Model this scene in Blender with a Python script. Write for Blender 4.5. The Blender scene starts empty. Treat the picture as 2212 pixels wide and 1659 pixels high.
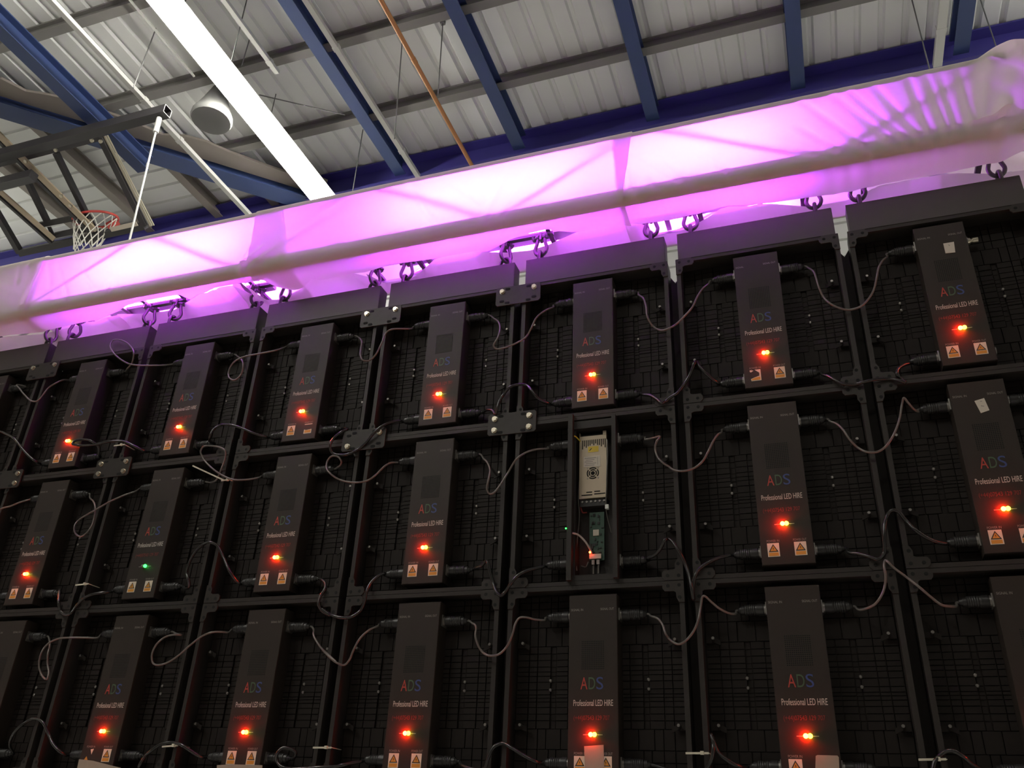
import bpy, bmesh, math, random
from mathutils import Vector, Matrix
random.seed(7)
C = bpy.context.scene.collection
PI = math.pi

# ------------------------------------------------------------------ camera
FPX, CX, CY, CZ, PITCH, ROLL, YAW = 1858.72, 3.3154, -2.192, -1.6212, .4924, -.0496, .3593
CAM = Vector((CX, CY, CZ))
RM = Matrix.Rotation(YAW, 3, 'Z') @ Matrix.Rotation(PITCH, 3, 'X') @ Matrix.Rotation(ROLL, 3, 'Y')
cam_d = bpy.data.cameras.new('camera')
cam = bpy.data.objects.new('camera', cam_d)
C.objects.link(cam)
right, fwd, up = RM.col[0], RM.col[1], RM.col[2]
m4 = Matrix((right, up, -fwd)).transposed().to_4x4()
m4.translation = CAM
cam.matrix_world = m4
cam_d.sensor_fit = 'HORIZONTAL'
cam_d.sensor_width = 36
cam_d.lens = FPX * 36 / 2212
cam_d.clip_end = 100
sc = bpy.context.scene
sc.camera = cam
sc.view_settings.view_transform = 'Standard'
sc.view_settings.look = 'None'
sc.view_settings.gamma = 1
sc.view_settings.use_curve_mapping = False
sc.view_settings.exposure = 0.0
sc.cycles.use_denoising = True
sc.cycles.max_bounces = 8
sc.cycles.transmission_bounces = 6

# ------------------------------------------------------------------ world: a closed hall, almost no sky
w = bpy.data.worlds.new('world')
sc.world = w
w.use_nodes = True
w.node_tree.nodes['Background'].inputs[0].default_value = (.9, .93, 1, 1)
w.node_tree.nodes['Background'].inputs[1].default_value = .02

LIGHT_WARM = (1.0, .975, .88)
STRIP_POWER = 44.0
BATTEN = (340.0, 32.0, 640.0)
CEIL_Z = CZ + 7.0
FLOOR_Z = -3.25


def ray(u, v):
    return RM @ Vector(((u - 1106) / FPX, 1, (829.5 - v) / FPX))
def at_y(u, v, y):
    d = ray(u, v); return CAM + d * ((y - CY) / d.y)
def at_z(u, v, z):
    d = ray(u, v); return CAM + d * ((z - CZ) / d.z)
def at_x(u, v, x):
    d = ray(u, v); return CAM + d * ((x - CX) / d.x)


# ------------------------------------------------------------------ materials
MATS = {}
def mat(name, col, rough=.6, metal=0, spec=.5, noise=0, nscale=40, bump=0, bscale=200, emit=None, estr=1):
    if name in MATS: return MATS[name]
    m = bpy.data.materials.new(name); m.use_nodes = True
    nt = m.node_tree; b = nt.nodes['Principled BSDF']
    b.inputs['Base Color'].default_value = (*col, 1)
    b.inputs['Roughness'].default_value = rough
    b.inputs['Metallic'].default_value = metal
    b.inputs['Specular IOR Level'].default_value = spec
    if noise:
        tc = nt.nodes.new('ShaderNodeTexCoord'); n = nt.nodes.new('ShaderNodeTexNoise')
        n.inputs['Scale'].default_value = nscale; n.inputs['Detail'].default_value = 4
        r = nt.nodes.new('ShaderNodeMapRange')
        r.inputs['To Min'].default_value = 1 - noise; r.inputs['To Max'].default_value = 1 + noise
        mx = nt.nodes.new('ShaderNodeVectorMath'); mx.operation = 'SCALE'
        mx.inputs[0].default_value = col
        nt.links.new(tc.outputs['Object'], n.inputs['Vector'])
        nt.links.new(n.outputs['Fac'], r.inputs['Value'])
        nt.links.new(r.outputs[0], mx.inputs['Scale'])
        nt.links.new(mx.outputs[0], b.inputs['Base Color'])
    if bump:
        tc = nt.nodes.new('ShaderNodeTexCoord'); n = nt.nodes.new('ShaderNodeTexNoise')
        n.inputs['Scale'].default_value = bscale
        bp = nt.nodes.new('ShaderNodeBump'); bp.inputs['Strength'].default_value = bump; bp.inputs['Distance'].default_value = .002
        nt.links.new(tc.outputs['Object'], n.inputs['Vector'])
        nt.links.new(n.outputs['Fac'], bp.inputs['Height'])
        nt.links.new(bp.outputs[0], b.inputs['Normal'])
    if emit:
        b.inputs['Emission Color'].default_value = (*emit, 1)
        b.inputs['Emission Strength'].default_value = estr
    MATS[name] = m
    return m

FRAME = mat('black_painted_frame', (.028, .0235, .021), .5, spec=.3, noise=.2, nscale=30)
BRACK = mat('black_bracket_metal', (.031, .026, .023), .45, spec=.3, noise=.2, nscale=60)
COVER = mat('powder_coated_cover', (.029, .0215, .0172), .5, spec=.3, noise=.08, nscale=25, bump=.15, bscale=900)
MODULE = mat('black_module_plastic', (.0155, .0112, .0092), .6, spec=.22, noise=.25, nscale=22)
HEADER = mat('dark_grey_beam_paint', (.060, .052, .048), .5, noise=.1, nscale=15)
HOLE = mat('hole_black', (.004, .004, .004), .9)
STEEL = mat('zinc_steel', (.62, .57, .46), .32, .9, noise=.12, nscale=80)
DSTEEL = mat('dull_steel', (.30, .28, .26), .42, .85)
SHACK = mat('dark_shackle_steel', (.10, .09, .09), .42, .6)
RUBBER = mat('black_plug_rubber', (.022, .020, .020), .42)
CORD_G = mat('grey_cord_jacket', (.13, .118, .108), .35)
CORD_B = mat('black_cord_jacket', (.018, .017, .017), .25)
WHITEP = mat('white_print', (.55, .49, .43), .6)
GREYP = mat('grey_print', (.26, .23, .21), .6)
REDP = mat('red_print', (.19, .022, .016), .6)
ADS_R = mat('logo_red', (.40, .045, .03), .55)
ADS_G = mat('logo_green', (.055, .10, .05), .55)
ADS_B = mat('logo_blue', (.035, .055, .19), .55)
STICK_W = mat('sticker_white', (.70, .60, .48), .5)
STICK_O = mat('sticker_orange', (.62, .27, .035), .5)
STICK_K = mat('sticker_black', (.02, .015, .01), .5)
LED_R = mat('red_indicator_lens', (.5, .02, .01), .3, emit=(1, .014, .0015), estr=480)
LED_G = mat('green_indicator_lens', (.05, .5, .02), .3, emit=(1, .72, .03), estr=14)
LED_G2 = mat('bright_green_lens', (.05, .5, .02), .3, emit=(.03, 1, .08), estr=7)
LED_OFF = mat('unlit_lens', (.16, .15, .13), .3)
ZIP = mat('white_nylon', (.66, .60, .48), .5)
TAPE = mat('grey_tape', (.34, .28, .22), .55, noise=.12, nscale=50)
PAPER = mat('white_paper_label', (.62, .55, .46), .6)
ALU = mat('truss_aluminium', (.6, .6, .6), .4, .9)
BLUE = mat('blue_beam_paint', (.036, .060, .165), .45, noise=.08, nscale=4)
PURL = mat('grey_purlin_paint', (.22, .21, .20), .55, noise=.1, nscale=5)
BROWN = mat('brown_purlin_paint', (.23, .20, .18), .55, noise=.12, nscale=5)
EAVE = mat('dark_blue_eave_paint', (.05, .042, .25), .5)
SHEET = mat('white_roof_sheet', (.82, .83, .82), .5, noise=.05, nscale=1.2)
WALLM = mat('white_cladding', (.55, .56, .54), .6)
GALV = mat('galvanised_conduit', (.62, .62, .60), .4, .3)
COPPER = mat('copper_pipe', (.46, .21, .085), .35, .35)
FLOORM = mat('sports_floor', (.40, .385, .36), .5)
HOOPB = mat('black_frame_tube', (.035, .032, .035), .45)
TAN = mat('tan_tube', (.42, .34, .24), .5)
RIM = mat('red_rim', (.55, .06, .05), .4)
NETM = mat('white_net', (.72, .70, .64), .8)
DRUM = mat('grey_drum', (.17, .17, .165), .6)
WIREM = mat('thin_wire', (.2, .2, .2), .5, .5)
PSUM = mat('psu_sheet_metal', (.46, .38, .28), .42, .55, noise=.1, nscale=12)
YELL = mat('yellow_label', (.66, .47, .04), .5)
PCBM = mat('green_circuit_board', (.03, .075, .05), .5, noise=.35, nscale=120)
RIBBON = mat('grey_ribbon_cable', (.5, .42, .38), .5)
PLASTW = mat('white_plastic', (.75, .75, .72), .4)

def glass_mat():
    m = bpy.data.materials.new('clear_acrylic'); m.use_nodes = True
    b = m.node_tree.nodes['Principled BSDF']
    b.inputs['Base Color'].default_value = (.96, .97, .97, 1); b.inputs['Roughness'].default_value = .05
    b.inputs['Transmission Weight'].default_value = 1; b.inputs['IOR'].default_value = 1.1
    return m
GLASS = glass_mat()

def cloth_mat():
    m = bpy.data.materials.new('white_stretch_cloth'); m.use_nodes = True
    nt = m.node_tree; nt.nodes.remove(nt.nodes['Principled BSDF'])
    out = nt.nodes['Material Output']
    d = nt.nodes.new('ShaderNodeBsdfDiffuse'); t = nt.nodes.new('ShaderNodeBsdfTranslucent'); mx = nt.nodes.new('ShaderNodeMixShader')
    d.inputs[0].default_value = (.80, .745, .68, 1); t.inputs[0].default_value = (.86, .80, .80, 1)
    mx.inputs[0].default_value = .5
    tc = nt.nodes.new('ShaderNodeTexCoord'); n = nt.nodes.new('ShaderNodeTexNoise'); n.inputs['Scale'].default_value = 9; n.inputs['Detail'].default_value = 3
    bp = nt.nodes.new('ShaderNodeBump'); bp.inputs['Strength'].default_value = .35; bp.inputs['Distance'].default_value = .02
    nt.links.new(tc.outputs['Object'], n.inputs['Vector']); nt.links.new(n.outputs['Fac'], bp.inputs['Height'])
    nt.links.new(bp.outputs[0], d.inputs['Normal'])
    nt.links.new(d.outputs[0], mx.inputs[1]); nt.links.new(t.outputs[0], mx.inputs[2]); nt.links.new(mx.outputs[0], out.inputs[0])
    return m
CLOTH = cloth_mat()

def emit_mat(name, col):
    m = bpy.data.materials.new(name); m.use_nodes = True
    nt = m.node_tree; nt.nodes.remove(nt.nodes['Principled BSDF'])
    e = nt.nodes.new('ShaderNodeEmission'); s = max(col)
    e.inputs[0].default_value = (*[c / s for c in col], 1); e.inputs[1].default_value = s
    nt.links.new(e.outputs[0], nt.nodes['Material Output'].inputs[0])
    return m
TUBE = emit_mat('lit_fluorescent_tube', tuple(c * STRIP_POWER for c in LIGHT_WARM))
PURPLE = emit_mat('lit_purple_lens', BATTEN)


# ------------------------------------------------------------------ mesh builder
class MB:
    def __init__(s): s.v = []; s.f = []; s.m = []
    def add(s, vs, fs, mi=0):
        o = len(s.v); s.v += [tuple(v) for v in vs]
        for f in fs: s.f.append([o + i for i in f]); s.m.append(mi)
        return s
    def box(s, x0, x1, y0, y1, z0, z1, mi=0):
        vs = [(x, y, z) for x in (x0, x1) for y in (y0, y1) for z in (z0, z1)]
        return s.add(vs, [(0, 1, 3, 2), (4, 6, 7, 5), (0, 4, 5, 1), (2, 3, 7, 6), (0, 2, 6, 4), (1, 5, 7, 3)], mi)
    def prism(s, pts, y0, y1, mi=0):                       # polygon in x,z pushed from y0 (near) to y1
        n = len(pts); vs = [(x, y0, z) for x, z in pts] + [(x, y1, z) for x, z in pts]
        fs = [tuple(range(n)), tuple(range(2 * n - 1, n - 1, -1))] + [(i, i + n, (i + 1) % n + n, (i + 1) % n) for i in range(n)]
        return s.add(vs, fs, mi)
    def disc(s, x, z, r, y0, y1, n=10, mi=0, ph=0, sx=1):
        return s.prism([(x + sx * r * math.cos(ph + 2 * PI * i / n), z + r * math.sin(ph + 2 * PI * i / n)) for i in range(n)], y0, y1, mi)
    def tube(s, path, r, n=8, mi=0, closed=False, cap=True):
        path = [Vector(p) for p in path]; k = len(path); o = len(s.v)
        rr = r if isinstance(r, (list, tuple)) else [r] * k
        nrm = None; rings = []
        for i, p in enumerate(path):
            a = path[(i - 1) % k] if (closed or i > 0) else p
            b = path[(i + 1) % k] if (closed or i < k - 1) else p
            t = (b - a).normalized() if (b - a).length > 1e-9 else Vector((1, 0, 0))
            if nrm is None:
                h = Vector((0, 0, 1)) if abs(t.z) < .9 else Vector((0, 1, 0))
                nrm = t.cross(h).normalized()
            nrm = (nrm - t * nrm.dot(t)).normalized(); bn = t.cross(nrm)
            rings.append([p + (nrm * math.cos(2 * PI * j / n) + bn * math.sin(2 * PI * j / n)) * rr[i] for j in range(n)])
        for rg in rings: s.v += [tuple(q) for q in rg]
        for i in range(k if closed else k - 1):
            a = o + i * n; b = o + ((i + 1) % k) * n
            for j in range(n):
                s.f.append([a + j, a + (j + 1) % n, b + (j + 1) % n, b + j]); s.m.append(mi)
        if cap and not closed:
            s.f.append([o + j for j in range(n)][::-1]); s.m.append(mi)
            s.f.append([o + (k - 1) * n + j for j in range(n)]); s.m.append(mi)
        return s
    def bar(s, a, b, w, h, up=(0, 0, 1), mi=0):            # rectangular bar from a to b
        a, b = Vector(a), Vector(b); t = (b - a).normalized(); u = Vector(up)
        sd = t.cross(u).normalized(); u = sd.cross(t)
        vs = [p + sd * (sx * w / 2) + u * (sz * h / 2) for p in (a, b) for sx, sz in ((-1, -1), (1, -1), (1, 1), (-1, 1))]
        return s.add(vs, [(0, 1, 2, 3), (7, 6, 5, 4), (0, 4, 5, 1), (1, 5, 6, 2), (2, 6, 7, 3), (3, 7, 4, 0)], mi)
    def lathe_x(s, prof, y, z, n=14, mi=0):                # profile of (x, radius) turned about an x axis
        o = len(s.v); k = len(prof)
        for x, r in prof:
            s.v += [(x, y + r * math.cos(2 * PI * j / n), z + r * math.sin(2 * PI * j / n)) for j in range(n)]
        for i in range(k - 1):
            for j in range(n):
                s.f.append([o + i * n + j, o + i * n + (j + 1) % n, o + (i + 1) * n + (j + 1) % n, o + (i + 1) * n + j]); s.m.append(mi)
        s.f.append([o + j for j in range(n)][::-1]); s.m.append(mi)
        s.f.append([o + (k - 1) * n + j for j in range(n)]); s.m.append(mi)
        return s
    def mesh(s, name, mats, smooth=None, off=None):
        me = bpy.data.meshes.new(name)
        vs = s.v if off is None else [(a - off[0], b - off[1], c - off[2]) for a, b, c in s.v]
        me.from_pydata(vs, [], s.f)
        for m in (mats if isinstance(mats, (list, tuple)) else [mats]): me.materials.append(m)
        me.polygons.foreach_set('material_index', s.m)
        bm = bmesh.new(); bm.from_mesh(me); bmesh.ops.recalc_face_normals(bm, faces=bm.faces); bm.to_mesh(me); bm.free()
        if smooth:
            me.polygons.foreach_set('use_smooth', [True] * len(me.polygons))
            me.set_sharp_from_angle(angle=math.radians(smooth))
        me.update()
        return me


def link(name, data, parent=None, loc=(0, 0, 0)):
    o = bpy.data.objects.new(name, data); C.objects.link(o)
    o.location = loc
    if parent is not None: o.parent = parent
    return o
def tag(o, label=None, cat=None, group=None, kind=None):
    if label: o['label'] = label
    if cat: o['category'] = cat
    if group: o['group'] = group
    if kind: o['kind'] = kind
    return o
def empty(name, loc, label, cat, group=None):
    o = bpy.data.objects.new(name, None); o.empty_display_size = .05; C.objects.link(o); o.location = loc
    return tag(o, label, cat, group)
def solo(name, mb, mats, label=None, cat=None, group=None, kind=None, smooth=None, org=None):
    """one-mesh thing, origin at the bottom centre of its bounds"""
    if org is None:
        xs, ys, zs = zip(*mb.v); org = ((min(xs) + max(xs)) / 2, (min(ys) + max(ys)) / 2, min(zs))
    o = link(name, mb.mesh(name, mats, smooth, org), None, org)
    return tag(o, label, cat, group, kind)

def spline(pts, sub=8):
    pts = [Vector(p) for p in pts]; out = []; n = len(pts)
    for i in range(n - 1):
        p0 = pts[i - 1] if i else pts[0] * 2 - pts[1]
        p1, p2 = pts[i], pts[i + 1]
        p3 = pts[i + 2] if i + 2 < n else pts[-1] * 2 - pts[-2]
        t0 = 0; t1 = t0 + max((p1 - p0).length, 1e-6) ** .5; t2 = t1 + max((p2 - p1).length, 1e-6) ** .5; t3 = t2 + max((p3 - p2).length, 1e-6) ** .5
        for k in range(sub):
            t = t1 + (t2 - t1) * k / sub
            a1 = p0 * ((t1 - t) / (t1 - t0)) + p1 * ((t - t0) / (t1 - t0))
            a2 = p1 * ((t2 - t) / (t2 - t1)) + p2 * ((t - t1) / (t2 - t1))
            a3 = p2 * ((t3 - t) / (t3 - t2)) + p3 * ((t - t2) / (t3 - t2))
            b1 = a1 * ((t2 - t) / (t2 - t0)) + a2 * ((t - t0) / (t2 - t0))
            b2 = a2 * ((t3 - t) / (t3 - t1)) + a3 * ((t - t1) / (t3 - t1))
            out.append(b1 * ((t2 - t) / (t2 - t1)) + b2 * ((t - t1) / (t2 - t1)))
    out.append(pts[-1])
    return out

def text_verts(s, bold=0):
    cu = bpy.data.curves.new('t', 'FONT'); cu.body = s; cu.size = 1; cu.offset = bold; cu.resolution_u = 4
    o = bpy.data.objects.new('t', cu)
    me = bpy.data.meshes.new_from_object(o)
    vs = [tuple(v.co) for v in me.vertices]; fs = [tuple(p.vertices) for p in me.polygons]
    bpy.data.objects.remove(o); bpy.data.curves.remove(cu); bpy.data.meshes.remove(me)
    return vs, fs
def text(mb, s, x0, x1, z0, z1, y, mi=0, bold=0):
    vs, fs = text_verts(s, bold)
    xs = [v[0] for v in vs]; ys = [v[1] for v in vs]; ax, bx, ay, by = min(xs), max(xs), min(ys), max(ys)
    mb.add([(x0 + (v[0] - ax) / (bx - ax) * (x1 - x0), y, z0 + (v[1] - ay) / (by - ay) * (z1 - z0)) for v in vs], fs, mi)
    return mb

ORD = ['first', 'second', 'third', 'fourth', 'fifth', 'sixth', 'seventh', 'eighth', 'ninth', 'tenth']
ROWN = ['top', 'middle', 'bottom']
P = .5          # column pitch
H = .5014       # row pitch

# ================================================================== the hall
def rel(ux, uy, k=7.0): return (CX + ux * k, CY + uy * k)
XMIN, XMAX, YMIN, YWALL = -12.5, 13.0, -9.0, 5.35
VX, VY, VS = CX - 1.103 * 7, CY + .624 * 7, .955           # the valley line between the two roof areas
def valley_y(x): return VY + (x - VX) * VS
def valley_x(y): return VX + (y - VY) / VS

mb = MB()                                                  # main sheets, ribs running away from us
xs = []; x = XMIN
while x < XMAX:
    xs += [(x, 0), (x + .018, .03), (x + .05, .03), (x + .068, 0)]
    x += .212
o = 0; vs = []
for x, dz in xs:
    ye = min(YWALL, max(YMIN + .1, valley_y(x)))
    vs += [(x, YMIN, CEIL_Z + dz), (x, ye, CEIL_Z + dz)]
mb.add(vs, [(2 * i, 2 * i + 1, 2 * i + 3, 2 * i + 2) for i in range(len(xs) - 1)])
link('ceiling', mb.mesh('ceiling', SHEET))['kind'] = 'structure'
mb = MB(); ysl = []; y = YMIN                              # side sheets, ribs running across
while y < YWALL:
    ysl += [(y, 0), (y + .012, .03), (y + .04, .03), (y + .052, 0)]
    y += .255
vs = []
for y, dz in ysl:
    xe = max(XMIN + .05, min(valley_x(y), XMAX))
    vs += [(XMIN, y, CEIL_Z + dz), (xe, y, CEIL_Z + dz)]
mb.add(vs, [(2 * i, 2 * i + 1, 2 * i + 3, 2 * i + 2) for i in range(len(ysl) - 1)])
link('ceiling', mb.mesh('ceiling_side', SHEET))['kind'] = 'structure'
link('ceiling', MB().box(XMIN - .1, XMAX + .1, YMIN - .1, YWALL + .2, CEIL_Z + .06, CEIL_Z + .1).mesh('ceiling_deck', SHEET))['kind'] = 'structure'

mb = MB(); z = FLOOR_Z; prof = []
while z < CEIL_Z - .1:
    prof += [(0, z), (0, z + .17), (.025, z + .18), (.025, z + .20)]
    z += .21
prof.append((0, CEIL_Z))
vs = []
for d, z in prof: vs += [(XMIN, YWALL + d, z), (XMAX, YWALL + d, z)]
mb.add(vs, [(2 * i, 2 * i + 1, 2 * i + 3, 2 * i + 2) for i in range(len(prof) - 1)])
link('wall_back', mb.mesh('wall_back', WALLM))['kind'] = 'structure'
link('wall_left', MB().box(XMIN - .15, XMIN - .02, YMIN, YWALL + .1, FLOOR_Z, CEIL_Z + .05).mesh('wall_left', WALLM))['kind'] = 'structure'
link('wall_right', MB().box(XMAX + .02, XMAX + .15, YMIN, YWALL + .1, FLOOR_Z, CEIL_Z + .05).mesh('wall_right', WALLM))['kind'] = 'structure'
link('wall_front', MB().box(XMIN, XMAX, YMIN - .15, YMIN - .02, FLOOR_Z, CEIL_Z + .05).mesh('wall_front', mat('light_absorbing_wall', (.10, .09, .085), .8)))['kind'] = 'structure'  # unseen wall, coloured dark so less light reaches the panels
link('floor', MB().box(XMIN, XMAX, YMIN, YWALL, FLOOR_Z - .1, FLOOR_Z).mesh('floor', FLOORM))['kind'] = 'structure'


def ibeam(mb, x, y0, y1, zt, h, wf, t=.014, axis='y'):
    """rolled I section along y (or along x)"""
    a, b = -wf / 2, wf / 2; zb = zt - h
    pts = [(a, zb), (b, zb), (b, zb + t), (t / 2, zb + t * 1.6), (t / 2, zt - t * 1.6), (b, zt - t), (b, zt), (a, zt), (a, zt - t), (-t / 2, zt - t * 1.6), (-t / 2, zb + t * 1.6), (a, zb + t)]
    n = len(pts)
    if axis == 'y': vs = [(x + p, y0, q) for p, q in pts] + [(x + p, y1, q) for p, q in pts]
    else: vs = [(y0, x + p, q) for p, q in pts] + [(y1, x + p, q) for p, q in pts]
    mb.add(vs, [tuple(range(n)), tuple(range(2 * n - 1, n - 1, -1))] + [(i, i + n, (i + 1) % n + n, (i + 1) % n) for i in range(n)])
    return mb

YE = CY + 1.0 * 6.72                                        # eave beam line
KB = 6.72                                                   # height of the beam soffits above the camera
RAFT = [(-1.020, 'blue steel roof beam ending in a cut end above the basketball frame'),
        (-.592, 'blue steel roof beam beside the long white conduit, right of the bright light strip'),
        (-.377, 'blue steel roof beam just right of the copper pipe'),
        (-.158, 'blue steel roof beam second from the right of those reaching the eave beam above the screen middle'),
        (.057, 'blue steel roof beam above the right part of the white drape'),
        (.274, 'blue steel roof beam at the far right edge beside a white conduit')]
RAFT[3] = (-.158, 'blue steel roof beam above the seam slit in the white drape')
for i, (ux, lab) in enumerate(RAFT):
    kb = 6.42 if i == 0 else KB
    x = CX + ux * kb
    y1 = CY + .850 * kb if i == 0 else YE - .1
    mb = ibeam(MB(), x, YMIN, y1, CZ + kb + .20, .20, .150 if i == 0 else .135, .012)
    solo('roof_beam', mb, BLUE, lab, 'roof beam', 'blue roof beams', org=(x, YMIN, CZ + kb))
# purlins across
for uy, lab in ((.571, 'grey roof purlin nearest the top edge, crossing over the light strip'),
                (.713, 'grey roof purlin crossing the middle of the ceiling'),
                (.853, 'grey roof purlin nearest to the dark blue eave beam')):
    y = CY + uy * 6.86
    x0 = max(XMIN, valley_x(y) + .1)
    mb = MB(); zt = CEIL_Z - .001
    pts = [(-.09, 0), (-.09, -.02), (-.012, -.035), (-.012, -.15), (.075, -.15), (.075, -.13), (.008, -.13), (.008, -.018), (-.07, -.0)]
    mb.box(x0, XMAX, y - .045, y + .045, zt - .02, zt)
    mb.box(x0, XMAX, y - .012, y + .012, zt - .14, zt - .02)
    mb.box(x0, XMAX, y - .06, y + .035, zt - .152, zt - .14)
    solo('roof_purlin', mb, PURL, lab, 'purlin', 'grey roof purlins')
for uy in (.43, .29):                                       # the same purlins nearer, overhead
    y = CY + uy * 6.86
    mb = MB(); zt = CEIL_Z - .001; x0 = max(XMIN, valley_x(y) + .1)
    mb.box(x0, XMAX, y - .045, y + .045, zt - .02, zt); mb.box(x0, XMAX, y - .012, y + .012, zt - .14, zt - .02); mb.box(x0, XMAX, y - .06, y + .035, zt - .152, zt - .14)
    solo('roof_purlin', mb, PURL, 'grey roof purlin high overhead, above the top of the picture', 'purlin', 'grey roof purlins')
# eave beam
xv = valley_x(YE)
solo('eave_beam', ibeam(MB(), YE, xv + .05, XMAX, CZ + KB + .26, .34, .24, .018, 'x'), EAVE,
     'dark blue eave beam along the far end of the roof, just above the white drape', 'beam')
solo('eave_beam', ibeam(MB(), YE + .06, XMIN, xv - .1, CZ + KB + .22, .30, .22, .018, 'x'), EAVE,
     'dark blue beam behind the basketball frame, left continuation of the eave', 'beam')
# valley beam and the flashing board above it
def diag(name, off, wf, h, zt, m, lab, cat, x0, x1):
    d = Vector((1, VS, 0)).normalized(); nrm = Vector((-d.y, d.x, 0))
    a = Vector((x0, valley_y(x0), zt - h / 2)) + nrm * off; b = Vector((x1, valley_y(x1), zt - h / 2)) + nrm * off
    mb = MB()
    if name == 'valley_beam':
        mb.bar(a + Vector((0, 0, -h / 2 + .008)), b + Vector((0, 0, -h / 2 + .008)), wf, .016)
        mb.bar(a + Vector((0, 0, h / 2 - .008)), b + Vector((0, 0, h / 2 - .008)), wf, .016)
        mb.bar(a, b, .014, h - .03)
    else:
        n = 46; t = (b - a) / n
        vs = []
        for i in range(n + 1):
            p = a + t * i; wv = .05 * math.sin(i * 1.7) * math.sin(i * .45) + (.03 if (i // 3) % 2 else 0)
            vs += [p - nrm * (wf / 2 + wv), p + nrm * wf / 2]
        k = len(vs); vs2 = vs + [q + Vector((0, 0, -.03)) for q in vs]
        fs = []
        for i in range(n):
            fs += [(2 * i, 2 * i + 1, 2 * i + 3, 2 * i + 2), (k + 2 * i + 2, k + 2 * i + 3, k + 2 * i + 1, k + 2 * i),
                   (2 * i, 2 * i + 2, k + 2 * i + 2, k + 2 * i), (2 * i + 1, k + 2 * i + 1, k + 2 * i + 3, 2 * i + 3)]
        mb.add(vs2, fs)
    solo(name, mb, m, lab, cat)
diag('valley_beam', .02, .26, .24, CZ + 6.93, BLUE, 'diagonal dark blue valley beam running behind the light strip', 'roof beam', -9.5, xv + .2)
diag('valley_flashing', -.20, .24, .03, CEIL_Z - .16, BROWN, 'wavy edged brown flashing board lying along the diagonal valley beam', 'flashing', -9.5, xv + .1)
# purlins of the side roof
for ux, lab in ((-1.262, 'brown side purlin at the far left edge'), (-1.125, 'brown side purlin behind the basketball frame, left'),
                (-.97, 'brown side purlin between the basketball frame and the thin conduit'), (-.848, 'short brown side purlin beside the light strip')):
    x = CX + ux * 6.82
    y0 = max(YMIN, valley_y(x) + .15)
    mb = MB(); zt = CEIL_Z - .001
    mb.box(x - .05, x + .05, y0, YWALL - .02, zt - .02, zt); mb.box(x - .012, x + .012, y0, YWALL - .02, zt - .17, zt - .02); mb.box(x - .035, x + .075, y0, YWALL - .02, zt - .182, zt - .17)
    solo('side_purlin', mb, BROWN, lab, 'purlin', 'brown side roof purlins')


# conduits, pipe, wires ---------------------------------------------------------
def conduit(ux, uy0, uy1, k, wd, h, m, name, lab, cat, clips=True):
    x = CX + ux * k; y0 = CY + uy0 * k; y1 = CY + uy1 * k; z = CZ + k
    mb = MB(); t = .004                                     # open channel, mouth up
    mb.box(x - wd / 2, x + wd / 2, y0, y1, z, z + t); mb.box(x - wd / 2, x - wd / 2 + t, y0, y1, z + t, z + h); mb.box(x + wd / 2 - t, x + wd / 2, y0, y1, z + t, z + h)
    if clips:
        yy = y0 + .3
        while yy < y1:
            mb.box(x - wd / 2 - .006, x + wd / 2 + .006, yy, yy + .05, z - .004, z + h + .004); yy += 1.4
    return solo(name, mb, m, lab, cat, 'white conduits under the roof' if name == 'conduit' else None)
conduit(-.566, -.2, 1.0, 6.45, .05, .045, GALV, 'conduit', 'long white conduit running just right of a blue beam, beside the copper pipe', 'conduit')
conduit(-.908, -.2, .751, 6.45, .05, .045, GALV, 'conduit', 'white conduit at upper left, ending above the black square tube', 'conduit')
conduit(-.911, .757, 1.02, 6.45, .055, .045, GALV, 'conduit', 'white conduit below the square tube, running down to the drape', 'conduit')
conduit(-.674, -.2, .732, 6.5, .045, .04, GALV, 'conduit', 'short white conduit with a free end right of the light strip', 'conduit')
conduit(.2455, -.2, 1.0, 6.45, .075, .05, GALV, 'conduit', 'wide white conduit at the far right, hanging near the last blue beam', 'conduit')
conduit(-.799, -.2, .70, 6.7, .02, .015, GALV, 'conduit', 'thin conduit left of and parallel to the light strip', 'conduit', False)
mb = MB(); k = 6.35
mb.tube([(CX - .466 * k, CY - .2 * k, CZ + k), (CX - .466 * k, CY + 1.05 * k, CZ + k)], .022, 10)
for yy in (.77, .5):
    mb.tube([(CX - .466 * k, CY + yy * k - .03, CZ + k), (CX - .466 * k, CY + yy * k + .03, CZ + k)], .026, 10)
solo('copper_pipe', mb, COPPER, 'orange copper pipe hanging across the roof between two blue beams', 'pipe', smooth=40)
for (u0, v0), (u1, v1), z0, lab in (((869, 88), (852, 300), CEIL_Z - .001, 'thin hanger wire between the copper pipe and the white conduit'),
                                    ((957, 44), (946, 206), CEIL_Z - .001, 'thin hanger wire with a small white clip right of the copper pipe'),
                                    ((784, 280), (760, 425), CEIL_Z - .001, 'thin hanger wire dropping from a blue beam to the drape right of the light strip'),
                                    ((337, 61), (288, 190), CEIL_Z - .001, 'thin hanger wire holding the upper left conduit'),
                                    ((533, 0), (500, 132), CEIL_Z - .001, 'longer hanger wire right of the light strip top'),
                                    ((541, 78), (522, 142), CEIL_Z - .001, 'shorter hanger wire right of the light strip top'),
                                    ((1970, 0), (2008, 150), CEIL_Z - .001, 'thin wire left of the wide white conduit at the far right'),
                                    ((2118, 0), (2157, 116), CEIL_Z - .001, 'thin wire at the far right meeting the end of the drape')):
    a = at_z(u0, v0, z0); b = at_y(u1, v1, a.y)
    mb = MB().tube([a, b], .006, 6)
    if 'clip' in lab: mb.box(a.x - .02, a.x + .02, a.y - .02, a.y + .02, a.z - .05, a.z + .02)
    solo('hanger_wire', mb, WIREM, lab, 'wire', 'roof hanger wires')
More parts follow.
